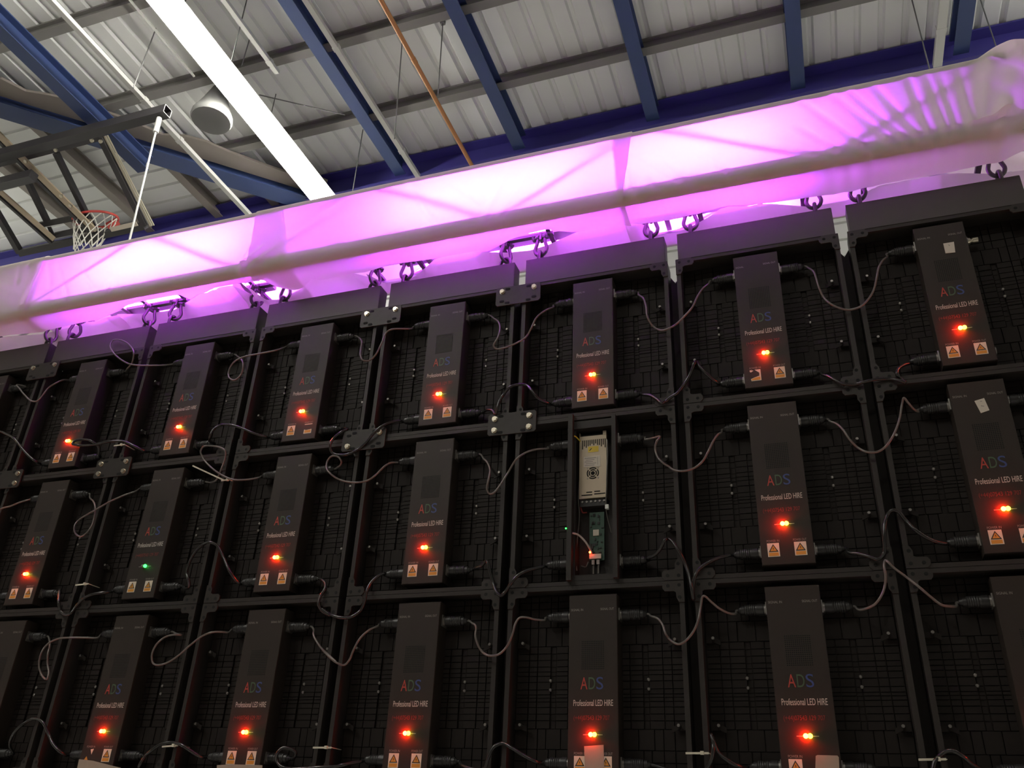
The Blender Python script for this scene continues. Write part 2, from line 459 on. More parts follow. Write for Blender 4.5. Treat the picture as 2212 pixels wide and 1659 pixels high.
a = at_z(560, 205, CEIL_Z - .3); b = at_z(745, 248, CEIL_Z - .3)
solo('stay_wire', MB().tube([a, b], .006, 6), WIREM, 'thin slanting stay wire from the light strip to a blue beam', 'wire')

# light fittings ----------------------------------------------------------------
def light_strip(x, y0, y1, z, lab, segs):
    r = empty('light_strip', (x, y0, z), lab, 'light', 'linear hall lights')
    L = y1 - y0
    mb = MB().box(-.085, .085, 0, L, .052, .10).box(-.165, .165, 0, L, .046, .052)  # wide thin plate added to keep upward light off the ceiling
    link('housing', mb.mesh('housing', PLASTW), r)
    n = segs; seg = L / n
    mb0 = MB()
    pts = [(-.105, .045), (-.115, .035), (-.115, -.01), (-.06, -.05), (.06, -.05), (.115, -.01), (.115, .035), (.105, .045)]
    k = len(pts)
    vs = [(p, 0, q) for p, q in pts] + [(p, seg - .012, q) for p, q in pts]
    mb0.add(vs, [tuple(range(k)), tuple(range(2 * k - 1, k - 1, -1))] + [(i, i + k, (i + 1) % k + k, (i + 1) % k) for i in range(k)])
    me = mb0.mesh('lit_tube', TUBE)
    for i in range(n): link('lit_tube', me, r, (0, i * seg, 0))
    for i in range(n): link('hanger', MB().tube([(0, i * seg + .2, .09), (0, i * seg + .2, CEIL_Z - z)], .005, 6).mesh('hanger', WIREM), r)
    return r
kz = 6.45
light_strip(CX - .757 * kz, -8.4, CY + 1.02 * kz, CZ + kz, 'bright continuous fluorescent strip light slanting down to the white drape', 9)
for x, y0, y1, lab in ((7.9, -.2, 4.7, 'added unseen strip light over the right part of the hall, nearest the picture'),
                       (10.6, -.2, 4.7, 'added unseen strip light over the right part of the hall, beside the right wall'),
                       (-8.4, -.2, 4.7, 'added unseen strip light over the left part of the hall, nearest the picture'),
                       (-11., -.2, 4.7, 'added unseen strip light over the left part of the hall, beside the left wall'),
                       (3.6, -8.6, -6.6, 'added unseen fill strip light overhead at the far rear of the hall')):
    light_strip(x, y0, y1, CZ + kz, lab, 4)  # out-of-view rows added to brighten the ceiling by bounce and fill the panels

# round grey pendant speaker ------------------------------------------------------
c = at_z(479, 248, CEIL_Z - .55) + Vector((-.12, 0, 0))
prof = [(.0, .40), (.07, .40), (.12, .24), (.18, .07), (.205, .02), (.21, -.02), (.195, -.05), (.11, -.062), (0, -.064)]
mb = MB(); n = 24; o = 0
vs = [(r * math.cos(2 * PI * j / n), r * math.sin(2 * PI * j / n), z) for r, z in prof for j in range(n)]
mb.add(vs, [(i * n + j, i * n + (j + 1) % n, (i + 1) * n + (j + 1) % n, (i + 1) * n + j) for i in range(len(prof) - 1) for j in range(n)])
r = empty('pendant_speaker', c, 'round grey pendant speaker hanging just left of the bright light strip', 'speaker')
link('speaker_body', mb.mesh('speaker_body', DRUM, 50), r)
link('hanger', MB().tube([(0, 0, .43), (0, 0, .6)], .008, 8).mesh('hanger', WIREM), r)

# basketball backboard folded up under the roof --------------------------------------
YB = 3.52
pA, pB = at_y(45, 543, YB), at_y(313, 490, YB); pA.z = pB.z = (pA.z + pB.z) / 2
pTR = at_x(218, 296, pB.x); pTL = pA + (pTR - pB)
ax_u, ax_v = (pB - pA), (pTR - pB); nb = ax_u.cross(ax_v).normalized()
def onb(u, v, off=0):
    d = ray(u, v); o = pA + nb * off
    return CAM + d * ((o - CAM).dot(nb) / d.dot(nb))
bk = empty('basketball_backboard', pA, 'clear basketball backboard with black frame, folded up at left above the drape', 'basketball hoop')
def bpart(name, pts, w_, m, off=0, h=None):
    a, b = onb(*pts[0], off) - pA, onb(*pts[1], off) - pA
    return link(name, MB().bar(a, b, w_, h or w_, nb).mesh(name, m), bk)
def seg3(name, a, b, w_, m, h=None): return link(name, MB().bar(a - pA, b - pA, w_, h or w_, nb).mesh(name, m), bk)
seg3('top_bar', pTL, pTR, .065, HOOPB); seg3('bottom_bar', pA, pB, .075, HOOPB); seg3('side_bar', pTR, pB, .065, HOOPB); seg3('side_bar', pTL, pA, .065, HOOPB)
o_ = nb * (-.0 if nb.z < 0 else 0); sx = ax_u.normalized()
seg3('edge_strip', pTR + sx * .05, pB + sx * .07 - ax_v * .02, .022, STEEL); seg3('edge_strip', pTR + sx * .085, pB + sx * .105 - ax_v * .02, .012, STEEL)
for q in (((121, 330), (206, 502)), ((61, 395), (104, 482)), ((85, 486), (160, 471)), ((119, 508), (184, 495))): bpart('strut', q, .055, HOOPB)
sg = 1 if nb.y > 0 else -1
g = MB(); gv = [pTL, pTR, pB, pA]; off = nb * (sg * .05)
g.add([p - pA + off for p in gv] + [p - pA + off + nb * (sg * .01) for p in gv], [(0, 1, 2, 3), (7, 6, 5, 4), (0, 4, 5, 1), (1, 5, 6, 2), (2, 6, 7, 3), (3, 7, 4, 0)])
link('clear_board', g.mesh('clear_board', GLASS), bk)
for q, m_, w_ in ((((-60, 232), (54, 348)), TAN, .075), (((54, 348), (204, 497)), TAN, .075), (((-40, 378), (117, 517)), TAN, .06)):
    bpart('arm', q, w_, m_, -sg * .10, .02); bpart('arm', ((q[0][0] - 4, q[0][1] + 7), (q[1][0] - 4, q[1][1] + 7)), w_ * .5, HOOPB, -sg * .07, .06)
bpart('hinge_plate', ((192, 474), (203, 500)), .06, TAN, -sg * .06, .01); bpart('hinge_plate', ((106, 490), (116, 512)), .05, HOOPB, -sg * .06, .01)
bpart('label_strip', ((239, 496), (296, 483)), .05, PAPER, -sg * .045, .008)
for u, v in ((54, 349), (131, 424), (151, 445), (204, 497), (216, 306), (197, 304), (119, 325)):
    c_ = onb(u, v, -sg * .125) - pA; link('bolt', MB().tube([c_, c_ + nb * (sg * .02)], .02, 8).mesh('bolt', STEEL), bk)
rc = at_y(207, 474, 3.45); e1 = Vector((.985, 0, .10)).normalized(); e2 = Vector((-.1, .93, .36)); e2 = (e2 - e1 * e2.dot(e1)).normalized()
rim = [rc - pA + (e1 * math.cos(2 * PI * i / 28) + e2 * math.sin(2 * PI * i / 28)) * .235 for i in range(28)]
link('rim', MB().tube(rim, .014, 8, closed=True).mesh('rim', RIM, 60), bk)
link('rim_bracket', MB().bar(rim[4], rim[4] + (pA + ax_u * .55 - pA - rim[4]) * .35, .10, .03).mesh('rim_bracket', RIM), bk)
mb = MB()
for i in range(12):
    for sgn in (1, -1):
        pth = []
        for j in range(6):
            t = j / 5; a_ = 2 * PI * (i + sgn * j * .5) / 12; rr_ = .23 - .11 * t
            pth.append(rc - pA + e1 * rr_ * math.cos(a_) + e2 * rr_ * math.sin(a_) + Vector((0, 0, -.42 * t)))
        mb.tube(pth, .006, 5)
link('net', mb.mesh('net', NETM), bk)
# square support tube with an open end, and its stay cable
zt_ = CZ + 6.355
ta, tb = at_z(-40, 327, zt_), at_z(362, 240, zt_); tb.y = ta.y = (ta.y + tb.y) / 2; tb = at_y(362, 240, tb.y); ta = at_y(-40, 327, tb.y); ta.z = tb.z
mb = MB(); w_ = .050; t_ = .006
for y0, y1, z0, z1 in ((-w_, w_, -w_, -w_ + t_), (-w_, w_, w_ - t_, w_), (-w_, -w_ + t_, -w_ + t_, w_ - t_), (w_ - t_, w_, -w_ + t_, w_ - t_)):
    mb.box(ta.x, tb.x, tb.y + y0, tb.y + y1, tb.z + z0, tb.z + z1)
sup = solo('support_tube', mb, [HOOPB], 'black square tube with an open end, bolted under the leftmost blue beam', 'tube')
mb = MB()
for y0, y1, z0, z1 in ((-w_, w_, -w_, -w_ + .006), (-w_, w_, w_ - .006, w_), (-w_, -w_ + .006, -w_, w_), (w_ - .006, w_, -w_, w_)):
    mb.box(tb.x, tb.x + .002, tb.y + y0, tb.y + y1, tb.z + z0, tb.z + z1)
link('cut_end', mb.mesh('cut_end', PLASTW), sup, (-sup.location.x, -sup.location.y, -sup.location.z))
tc_, td_ = at_z(-40, 408, CZ + 6.1), at_z(72, 379, CZ + 6.1); td_.y = tc_.y
solo('support_tube', MB().bar(tc_, td_, .10, .10), HOOPB, 'lower black tube at the left edge behind the backboard arm', 'tube')
ca = at_y(342, 262, tb.y); cb = at_y(279, 522, tb.y)
r_ = empty('stay_cable', ca, 'white stay cable hanging from the square tube end down behind the drape', 'cable')
link('cable', MB().tube([Vector((0, 0, 0)), cb - ca], .010, 6).mesh('cable', GALV), r_)
link('turnbuckle', MB().tube([(0, 0, .04), (cb - ca) * .10], .026, 8).mesh('turnbuckle', GALV), r_)

# ================================================================== LED screen, seen from behind
ME = {}
def frame_mesh():
    mb = MB(); a, b = .0135, .026
    for x0, x1 in ((a, b), (P - b, P - a)): mb.box(x0, x1, 0, .058, -H + .0005, -.0005)
    for z0, z1 in ((-.0117, -.0005), (-H + .0005, -H + .0117)):
        mb.box(b, P - b, 0, .012, z0, z1); mb.box(b, P - b, .012, .058, z0 + (.004 if z0 > -.1 else 0), z1 - (0 if z0 > -.1 else .004))
    return mb.mesh('frame', FRAME)
def bracket_mesh(sx, sz):
    """L shaped corner plate with three drilled holes; sx, sz point from the corner into the panel"""
    c = .0015; L = .055; pts = [(0, 0), (L - .008, 0), (L, -.008), (L, -.019), (L - .006, -.0265), (.026, -.0265), (.0205, -.030), (.0205, -L + .012), (.014, -L), (0, -L)]
    x0 = .0125 if sx > 0 else P - .0125; z0 = -.001 if sz > 0 else -H + .001
    T = lambda p: (x0 + sx * p[0], z0 + sz * p[1])
    mb = MB().prism([T(p) for p in pts], -.003, .001)
    for hx, hz in ((.0118, -.0115), (.0405, -.0125), (.0120, -.0425)):
        X, Z = T((hx, hz)); mb.disc(X, Z, .0047, -.0034, -.0029, 10, 1)
        mb.add([], [])
    return mb.mesh('corner_bracket', [BRACK, HOLE])
ZC = [.0, .028, .046, .070, .0963, .1463, .1646, .1815, .1982, .2107, .2217, .2368, .256, .2682, .2763, .2858, .2992, .3153, .3312, .3511, .3994, .427, .452, .473, .5014]
def module_mesh(top):
    mb = MB(); y0, y1 = .0625, .086
    if top: pts = [(-.0001, -.042), (.024, -.002), (P - .024, -.002), (P + .0001, -.042), (P + .0001, -H), (-.0001, -H)]
    else: pts = [(-.0001, 0), (P + .0001, 0), (P + .0001, -H), (-.0001, -H)]
    mb.prism(pts, y0, y1)
    g = .0013; yf = .0545
    rnd = random.Random(3)
    for i in range(len(ZC) - 1):
        za, zb = ZC[i], ZC[i + 1]
        if i == 0: za = .0125
        if i == len(ZC) - 2: zb = H - .0125
        if za < .146: xc = [.0275, .0606, .0836, .1057, .150, .2] if za > .09 else [.0275, .0606, .0836, .118, .138, .2]
        elif za < .35: xc = [.0275, .0606, .0836, .1207, .1349, .168, .2]
        else: xc = [.0275, .0606, .0882, .1104, .150, .2] if zb < .41 else [.0275, .0606, .0882, .118, .138, .2]
        for mir in (0, 1):
            for j in range(len(xc) - 1):
                a, b = xc[j] + g, xc[j + 1] - g
                if mir: a, b = P - b, P - a
                d = yf + (.0012 if rnd.random() < .35 else 0) + (.005 if (j == 3 and .146 < za < .35) else 0)
                mb.box(a, b, d, y0, -zb + g * .7, -za - g * .7)
    return mb.mesh('module_back', MODULE)
def box_mesh():
    mb = MB(); a, b, z0, z1 = .1845, .3125, -.4745, -.0270; c = .0012
    mb.box(a, b, .0005, .060, z0, z1)
    mb.box(a + c, b - c, -.0008, .0005, z0 + c, z1 - c)
    return mb.mesh('control_box', COVER)
def vent_mesh():
    mb = MB(); nx, nz = 13, 15
    for i in range(nx):
        for j in range(nz):
            x = .2205 + (.2765 - .2205) * (i + .5 * (j % 2) * .0) / (nx - 1); z = -.1475 - (.2150 - .1475) * j / (nz - 1)
            mb.disc(x, z, .00165, -.0011, -.00075, 6)
    return mb.mesh('vent_holes', HOLE)
YT = -.00125
def logo_mesh():
    mb = MB()
    text(mb, 'A', .2165, .2345, -.2645, -.2355, YT, 0); text(mb, 'D', .2375, .2545, -.2645, -.2355, YT, 1); text(mb, 'S', .2575, .2750, -.2650, -.2350, YT, 2)
    return mb.mesh('logo', [ADS_R, ADS_G, ADS_B])
def lettering(name, s, x0, x1, z0, z1, m, bold=0):
    return text(MB(), s, x0, x1, z0, z1, YT, 0, bold).mesh(name, m)
def sticker_mesh(x0, x1, z0, z1, torn=0):
    mb = MB(); w = x1 - x0; h = z1 - z0; y = -.0010
    X = lambda t: x0 + w * t; Z = lambda t: z0 + h * t
    if torn == 1:                                           # only corners and the orange band are left
        mb.prism([(X(0), Z(1)), (X(.12), Z(1)), (X(.35), Z(.93)), (X(.1), Z(.8)), (X(0), Z(.85))], y, -.0007, 0)
        mb.prism([(X(.45), Z(1)), (X(1), Z(1)), (X(1), Z(0)), (X(.08), Z(0)), (X(.05), Z(.2)), (X(.5), Z(.34)), (X(.85), Z(.42)), (X(.86), Z(.7))], y, -.0007, 0)
        mb.prism([(X(.1), Z(.06)), (X(.92), Z(.06)), (X(.92), Z(.33)), (X(.5), Z(.30)), (X(.12), Z(.18))], y - .0002, y, 1)
        return mb.mesh('warning_sticker', [STICK_W, STICK_O, STICK_K])
    if torn == 2:                                           # top strip and bottom band left
        mb.prism([(X(0), Z(1)), (X(1), Z(1)), (X(1), Z(.93)), (X(0), Z(.93))], y, -.0007, 0)
        mb.prism([(X(.02), Z(.42)), (X(.15), Z(.42)), (X(.2), Z(.36)), (X(.9), Z(.42)), (X(1), Z(.42)), (X(1), Z(0)), (X(0), Z(0))], y, -.0007, 0)
        mb.prism([(X(.12), Z(.08)), (X(.9), Z(.08)), (X(.9), Z(.36)), (X(.12), Z(.34))], y - .0002, y, 1)
        return mb.mesh('warning_sticker', [STICK_W, STICK_O, STICK_K])
    if torn == 3:                                           # two small scraps
        mb.prism([(X(.55), Z(.95)), (X(.95), Z(1)), (X(.8), Z(.55))], y, -.0007, 0)
        mb.prism([(X(0), Z(.1)), (X(.25), Z(.42)), (X(.5), Z(.1))], y, -.0007, 1)
        return mb.mesh('warning_sticker', [STICK_W, STICK_O, STICK_K])
    mb.prism([(X(0), Z(0)), (X(1), Z(0)), (X(1), Z(1)), (X(0), Z(1))], y, -.0007, 0)
    mb.prism([(X(.09), Z(.35)), (X(.91), Z(.35)), (X(.5), Z(.93))], y - .0002, y, 2)
    mb.prism([(X(.22), Z(.41)), (X(.78), Z(.41)), (X(.5), Z(.81))], y - .0004, y - .0002, 1)
    mb.prism([(X(.50), Z(.72)), (X(.44), Z(.56)), (X(.50), Z(.58)), (X(.47), Z(.44)), (X(.56), Z(.62)), (X(.505), Z(.60))], y - .0006, y - .0004, 2)
    mb.prism([(X(.09), Z(.05)), (X(.91), Z(.05)), (X(.91), Z(.31)), (X(.09), Z(.31))], y - .0002, y, 1)
    return mb.mesh('warning_sticker', [STICK_W, STICK_O, STICK_K])
def dome_mesh(m):
    r = .0057; mb = MB(); vs = []; n = 10; k = 6
    for i in range(k + 1):
        a = PI * i / k
        for j in range(n): vs.append((r * math.sin(a) * math.cos(2 * PI * j / n), -r * math.cos(a) - .0060, r * math.sin(a) * math.sin(2 * PI * j / n)))
    mb.add(vs, [(i * n + j, i * n + (j + 1) % n, (i + 1) * n + (j + 1) % n, (i + 1) * n + j) for i in range(k) for j in range(n)])
    return mb.mesh('indicator_light', m, 60)
def socket_mesh(side):
    mb = MB(); x0 = .3125 if side > 0 else .1845; s = side
    X = lambda d: x0 + s * d
    a, b = sorted((X(0), X(.0028)))
    mb.box(a, b, .0165, .0475, -.0155, .0155)               # square flange
    mb.lathe_x([(X(.0028), .0135), (X(.007), .0135)], .032, 0, 14)
    return mb.mesh('socket', DSTEEL, 40)
def bolt_mesh(r, h, mtl, y):
    mb = MB(); vs = []; n = 10
    for yy, rr in ((0, r), (-h * .6, r), (-h, r * .6)):
        vs += [(rr * math.cos(2 * PI * j / n), y + yy, rr * math.sin(2 * PI * j / n)) for j in range(n)]
    mb.add(vs, [(i * n + j, i * n + (j + 1) % n, (i + 1) * n + (j + 1) % n, (i + 1) * n + j) for i in range(2) for j in range(n)] + [tuple(range(2 * n, 3 * n))])
    return mb.mesh('module_bolt', mtl, 40)
def latch_mesh():
    """small folding catch bolted to the inside of the post: foot plate, ear and screw"""
    mb = MB()
    mb.prism([(-.022, -.020), (.004, -.008), (.006, .000), (-.006, .003), (-.022, -.004)], .030, .034, 0)
    mb.prism([(.006, -.006), (.020, -.010), (.019, .003), (.009, .002)], .036, .040, 0)
    mb.box(-.004, .022, .034, .054, -.012, .006, 0)
    mb.disc(0, .001, .0048, .022, .034, 8, 1)
    return mb.mesh('latch', [MODULE, DSTEEL])
ME['frame'] = frame_mesh()
for sx in (1, -1):
    for sz in (1, -1): ME['br', sx, sz] = bracket_mesh(sx, sz)
ME['mod0'] = module_mesh(True); ME['mod'] = module_mesh(False)
ME['box'] = box_mesh(); ME['vent'] = vent_mesh(); ME['logo'] = logo_mesh()
ME['slogan'] = lettering('slogan', 'Professional LED HIRE', .1985, .2995, -.3040, -.2892, WHITEP, .003)
ME['phone'] = lettering('phone_number', '(+44)07543 129 707', .1995, .2905, -.3400, -.3260, REDP)
ME['t1'] = lettering('port_lettering', 'SIGNAL IN', .1900, .2225, -.0685, -.0625, GREYP)
ME['t2'] = lettering('port_lettering', 'SIGNAL OUT', .2690, .3045, -.0685, -.0625, GREYP)
ME['t3'] = lettering('port_lettering', 'POWER IN', .2010, .2315, -.4160, -.4100, GREYP)
ME['t4'] = lettering('port_lettering', 'POWER OUT', .2650, .2970, -.4160, -.4100, GREYP)
ME['t1w'] = lettering('port_lettering', 'SIGNAL', .1900, .2130, -.0685, -.0625, GREYP)
ME['dash'] = MB().box(.2240, .2375, -.0013, -.0008, -.3712, -.3695).mesh('indicator_mark', GREYP)
ME['dash2'] = MB().box(.2600, .2725, -.0013, -.0008, -.3712, -.3695).mesh('indicator_mark', GREYP)
SL, SR = (.2010, .2300, -.4535, -.4185), (.2660, .2950, -.4535, -.4185)
for t in range(4): ME['sl', t] = sticker_mesh(*SL, t); ME['sr', t] = sticker_mesh(*SR, t)
for nm, m in (('R', LED_R), ('G', LED_G), ('G2', LED_G2), ('off', LED_OFF)): ME['led', nm] = dome_mesh(m)
ME['so', 1] = socket_mesh(1); ME['so', -1] = socket_mesh(-1)
ME['bolt'] = bolt_mesh(.0042, .004, DSTEEL, .0545); ME['latch'] = latch_mesh()
SIG_Z, POW_Z, PLUG_Y = -.0750, -.4335, .032

def panel(k, r, label, leds=('R', 'G'), sl=0, sr=0, worn=False, box=True):
    root = empty('led_cabinet', (k * P, 0, -r * H), label, 'LED cabinet', 'rear sides of the LED screen panels')
    link('frame', ME['frame'], root)
    for sx in (1, -1):
        for sz in (1, -1): link('corner_bracket', ME['br', sx, sz], root)
    md = link('module_back', ME['mod0' if r == 0 else 'mod'], root)
    for x in (.1210, .3790):
        for z in (-.2335, -.2565): link('module_bolt', ME['bolt'], md, (x, 0, z))
    for z in (-.1412, -.3450):
        o = link('latch', ME['latch'], root, (.4525, .008, z)); o.scale = (.8, 1, .8)
        o = link('latch', ME['latch'], root, (.0475, .008, z)); o.scale = (-.8, 1, .8)
    if not box: return root
    b = link('control_box', ME['box'], root)
    link('vent_holes', ME['vent'], b); link('logo', ME['logo'], b)['label'] = 'red, green and blue capital letters'
    link('slogan', ME['slogan'], b); link('phone_number', ME['phone'], b)
    link('port_lettering', ME['t1w' if worn else 't1'], b)
    for t in ('t2', 't3', 't4'): link('port_lettering', ME[t], b)
    link('indicator_mark', ME['dash'], b); link('indicator_mark', ME['dash2'], b)
    link('warning_sticker', ME['sl', sl], b); link('warning_sticker', ME['sr', sr], b)
    for i, c in enumerate(leds):
        link('indicator_light', ME['led', c], b, (.2440 + .0095 * i, 0, -.3704))['label'] = {'R': 'glowing red light', 'G': 'glowing green light', 'G2': 'glowing green light', 'off': 'unlit light'}[c]
    for s in (1, -1):
        for z in (SIG_Z, POW_Z): link('socket', ME['so', s], b, (0, 0, z))
    return root

def plabel(k, r):
    sp = {(0, 0): 'LED panel back in the top row, cut off by the left picture edge',
          (6, 0): 'LED panel back in the top row with a half peeled warning sticker',
          (3, 0): 'LED panel back in the top row with a torn right warning sticker',
          (7, 0): 'LED panel back, top row at far right, white paper tag on its cover',
          (7, 1): 'LED panel back, middle row at far right, tilted paper tag on its cover',
          (7, 2): 'LED panel back at the lower right corner, mostly outside the picture',
          (2, 1): 'LED panel back with only a green light lit, in the middle row',
          (5, 1): 'LED panel back with its cover off, showing the power supply and circuit board',
          (5, 2): 'LED panel back in the bottom row with tape between its warning stickers',
          (6, 2): 'LED panel back in the bottom row with tape over its right warning sticker',
          (0, 1): 'LED panel back in the middle row, a sliver at the left picture edge',
          (0, 2): 'LED panel back in the bottom row left of all others, hardly in the picture'}
    if (k, r) in sp: return sp[k, r]
    return 'LED panel back, red light lit, %s row, below the %s header beam from left' % (ROWN[r], ORD[k])
for r in range(3):
    for k in range(8):
        kw = {}
        if (k, r) == (2, 1): kw = dict(leds=('off', 'G2'))
        if (k, r) in ((2, 0), (1, 0), (1, 2)): kw = dict(leds=('R', 'off') if (k, r) == (1, 2) else ('R', 'G'))
        if (k, r) == (6, 0): kw = dict(sl=1, worn=True)
        if (k, r) == (3, 0): kw = dict(sr=2)
        if (k, r) == (2, 2): kw = dict(sl=3)
        if (k, r) == (5, 1): kw = dict(box=False)
        pn = panel(k, r, plabel(k, r), **kw)
        if (k, r) == (5, 1): OPEN = pn

# the opened control box -----------------------------------------------------------
mb = MB()
mb.box(.178, .1915, -.014, .060, -.490, .004)                # left wall, bent flange
mb.box(.1915, .196, .010, .060, -.478, -.025)
mb.box(.3065, .3185, -.014, .060, -.489, -.012); mb.box(.302, .3065, .010, .060, -.478, -.025)
mb.box(.1915, .3065, .000, .060, -.489, -.474); mb.box(.1915, .3065, .002, .060, -.040, -.016)
mb.box(.1915, .3065, .054, .060, -.474, -.040)
bx = link('open_control_box', mb.mesh('open_control_box', FRAME), OPEN)
for s, dx in ((1, .006), (-1, -.0065)):
    for z in (SIG_Z, POW_Z): link('socket', ME['so', s], bx, (dx, 0, z))
mb = MB(); a, b, z0, z1, yf = .2035, .2835, -.250, -.058, .020
mb.box(a, b, yf, .052, z0, z1); mb.box(a, a + .002, yf - .001, .052, z1, z1 + .011); mb.box(b - .010, b, yf - .001, .052, z1, z1 + .012)
mb.box(a + .004, b - .004, yf + .002, .05, z1, z1 + .006, 1)
ps = link('power_supply', mb.mesh('power_supply', [PSUM, HOLE]), bx)
mb = MB(); y = yf - .0006
for i in range(13):
    x = .2115 + i * .0056; hh = .028 if i in (0, 12) else (.024 if i % 2 == 0 else .019)
    mb.box(x, x + .0026, y, yf, -.071 - hh + (.006 if 3 < i < 9 else 0), -.071)
for x0, x1, z in ((.2245, .2415, -.2325), (.2475, .2645, -.2315), (.2105, .2420, -.2405), (.2475, .279, -.239)): mb.box(x0, x1, y, yf, z - .0015, z + .0015)
link('vent_slots', mb.mesh('vent_slots', HOLE), ps)
mb = MB(); cx, cz = .2434, -.1755
for r0, r1 in ((.0145, .0180), (.0085, .0120)):
    for q in range(4):
        a0 = q * PI / 2 + .12 + PI / 4; a1 = a0 + PI / 2 - .24; pts = []
        for i in range(9): t = a0 + (a1 - a0) * i / 8; pts.append((cx + r1 * math.cos(t), cz + r1 * math.sin(t)))
        for i in range(8, -1, -1): t = a0 + (a1 - a0) * i / 8; pts.append((cx + r0 * math.cos(t), cz + r0 * math.sin(t)))
        n = 9
        for i in range(8): mb.prism([pts[i], pts[i + 1], pts[2 * n - 2 - i], pts[2 * n - 1 - i]], y, yf)
mb.disc(cx, cz, .006, y, yf, 14)
link('fan_grille', mb.mesh('fan_grille', HOLE), ps)
for sx in (-1, 1):
    for sz in (-1, 1): link('screw', MB().disc(cx + sx * .0155, cz + sz * .0155, .002, y - .0008, yf, 8).mesh('screw', DSTEEL), ps)
mb = MB().box(.2295, .2602, y - .0002, yf, -.110, -.0925, 0)
mb.prism([(.2325, -.1055), (.2385, -.098), (.2415, -.098), (.2355, -.1055)], y - .0004, y - .0002, 1)
link('yellow_label', mb.mesh('yellow_label', [YELL, STICK_K]), ps)
mb = MB().box(.2165, .2655, y - .0002, yf, -.1562, -.1225, 0)
for i in range(5): mb.box(.2195 + .004 * (i % 2), .2535 - .005 * (i % 3), y - .0004, y - .0002, -.1295 - i * .0055, -.1278 - i * .0055, 1)
mb.box(.2575, .2585, y - .0004, y - .0002, -.151, -.126, 1)
link('rating_label', mb.mesh('rating_label', [PAPER, GREYP]), ps)
mb = MB().box(.205, .282, .026, .050, -.272, -.252, 0)
for i in range(6): mb.disc(.212 + i * .0125, -.2585, .0032, .0235, .026, 8, 1)
link('terminal_block', mb.mesh('terminal_block', [RUBBER, DSTEEL]), ps)
mb = MB().box(.2285, .2705, .040, .043, -.424, -.286, 0)
pc = link('circuit_board', mb.mesh('circuit_board', PCBM), bx)
link('chip', MB().box(.2395, .2560, .037, .040, -.3545, -.3375).mesh('chip', PAPER), pc)
mb = MB(); rd = random.Random(5)
for i in range(26):
    x = .231 + rd.random() * .034; z = -.41 + rd.random() * .118
    if .236 < x < .258 and -.358 < z < -.334: continue
    mb.box(x, x + .002 + rd.random() * .005, .0375, .040, z, z + .002 + rd.random() * .006)
link('board_components', mb.mesh('board_components', RUBBER), pc)
link('ribbon_header', MB().box(.2295, .2625, .034, .040, -.4205, -.4075).mesh('ribbon_header', PAPER), pc)
for x in (.240, .254): link('network_plug', MB().box(x - .004, x + .004, .034, .044, -.437, -.424).tube([(x, .039, -.437), (x, .039, -.462)], .003, 8).mesh('network_plug', DSTEEL), pc)
ME['ledw'] = dome_mesh(mat('faint_red_lens', (.5, .02, .01), .3, emit=(1, .05, .01), estr=45))
o = link('indicator_light', ME['ledw'], pc, (.2325, .033, -.4035)); o.scale = (.55, .55, .55)
o = link('indicator_light', ME['led', 'G2'], bx, (.1765, -.013, -.3465)); o.scale = (.4, .4, .4)
for pts, m, rr, nm in (([(.192, -.004, -.357), (.205, .004, -.360), (.222, .012, -.376), (.234, .026, -.396), (.236, .037, -.404)], RIBBON, .0028, 'ribbon_cable'),
                       ([(.286, .02, -.075), (.288, .015, -.12), (.286, .014, -.18), (.2835, .016, -.24), (.279, .02, -.275)], CORD_G, .0022, 'inner_wire'),
                       ([(.279, .025, -.28), (.283, .03, -.31), (.292, .035, -.35)], CORD_G, .0016, 'inner_wire'),
                       ([(.2035, .03, -.17), (.199, .03, -.24), (.202, .03, -.30), (.196, .03, -.37), (.193, .03, -.43), (.199, .02, -.456)], CORD_G, .0018, 'inner_wire'),
                       ([(.193, .0, -.062), (.199, .005, -.066), (.206, .02, -.072)], YELL, .0018, 'inner_wire'),
                       ([(.205, .03, -.27), (.212, .03, -.288), (.222, .035, -.286)], REDP, .0022, 'inner_wire'),
                       ([(.228, .03, -.43), (.221, .03, -.444), (.208, .03, -.44)], CORD_G, .0018, 'inner_wire')):
    link(nm, MB().tube(spline(pts, 5), rr, 6).mesh(nm, m, 60), bx)
link('wire_clip', MB().box(.2785, .2885, .018, .030, -.2855, -.273).mesh('wire_clip', PLASTW), bx)

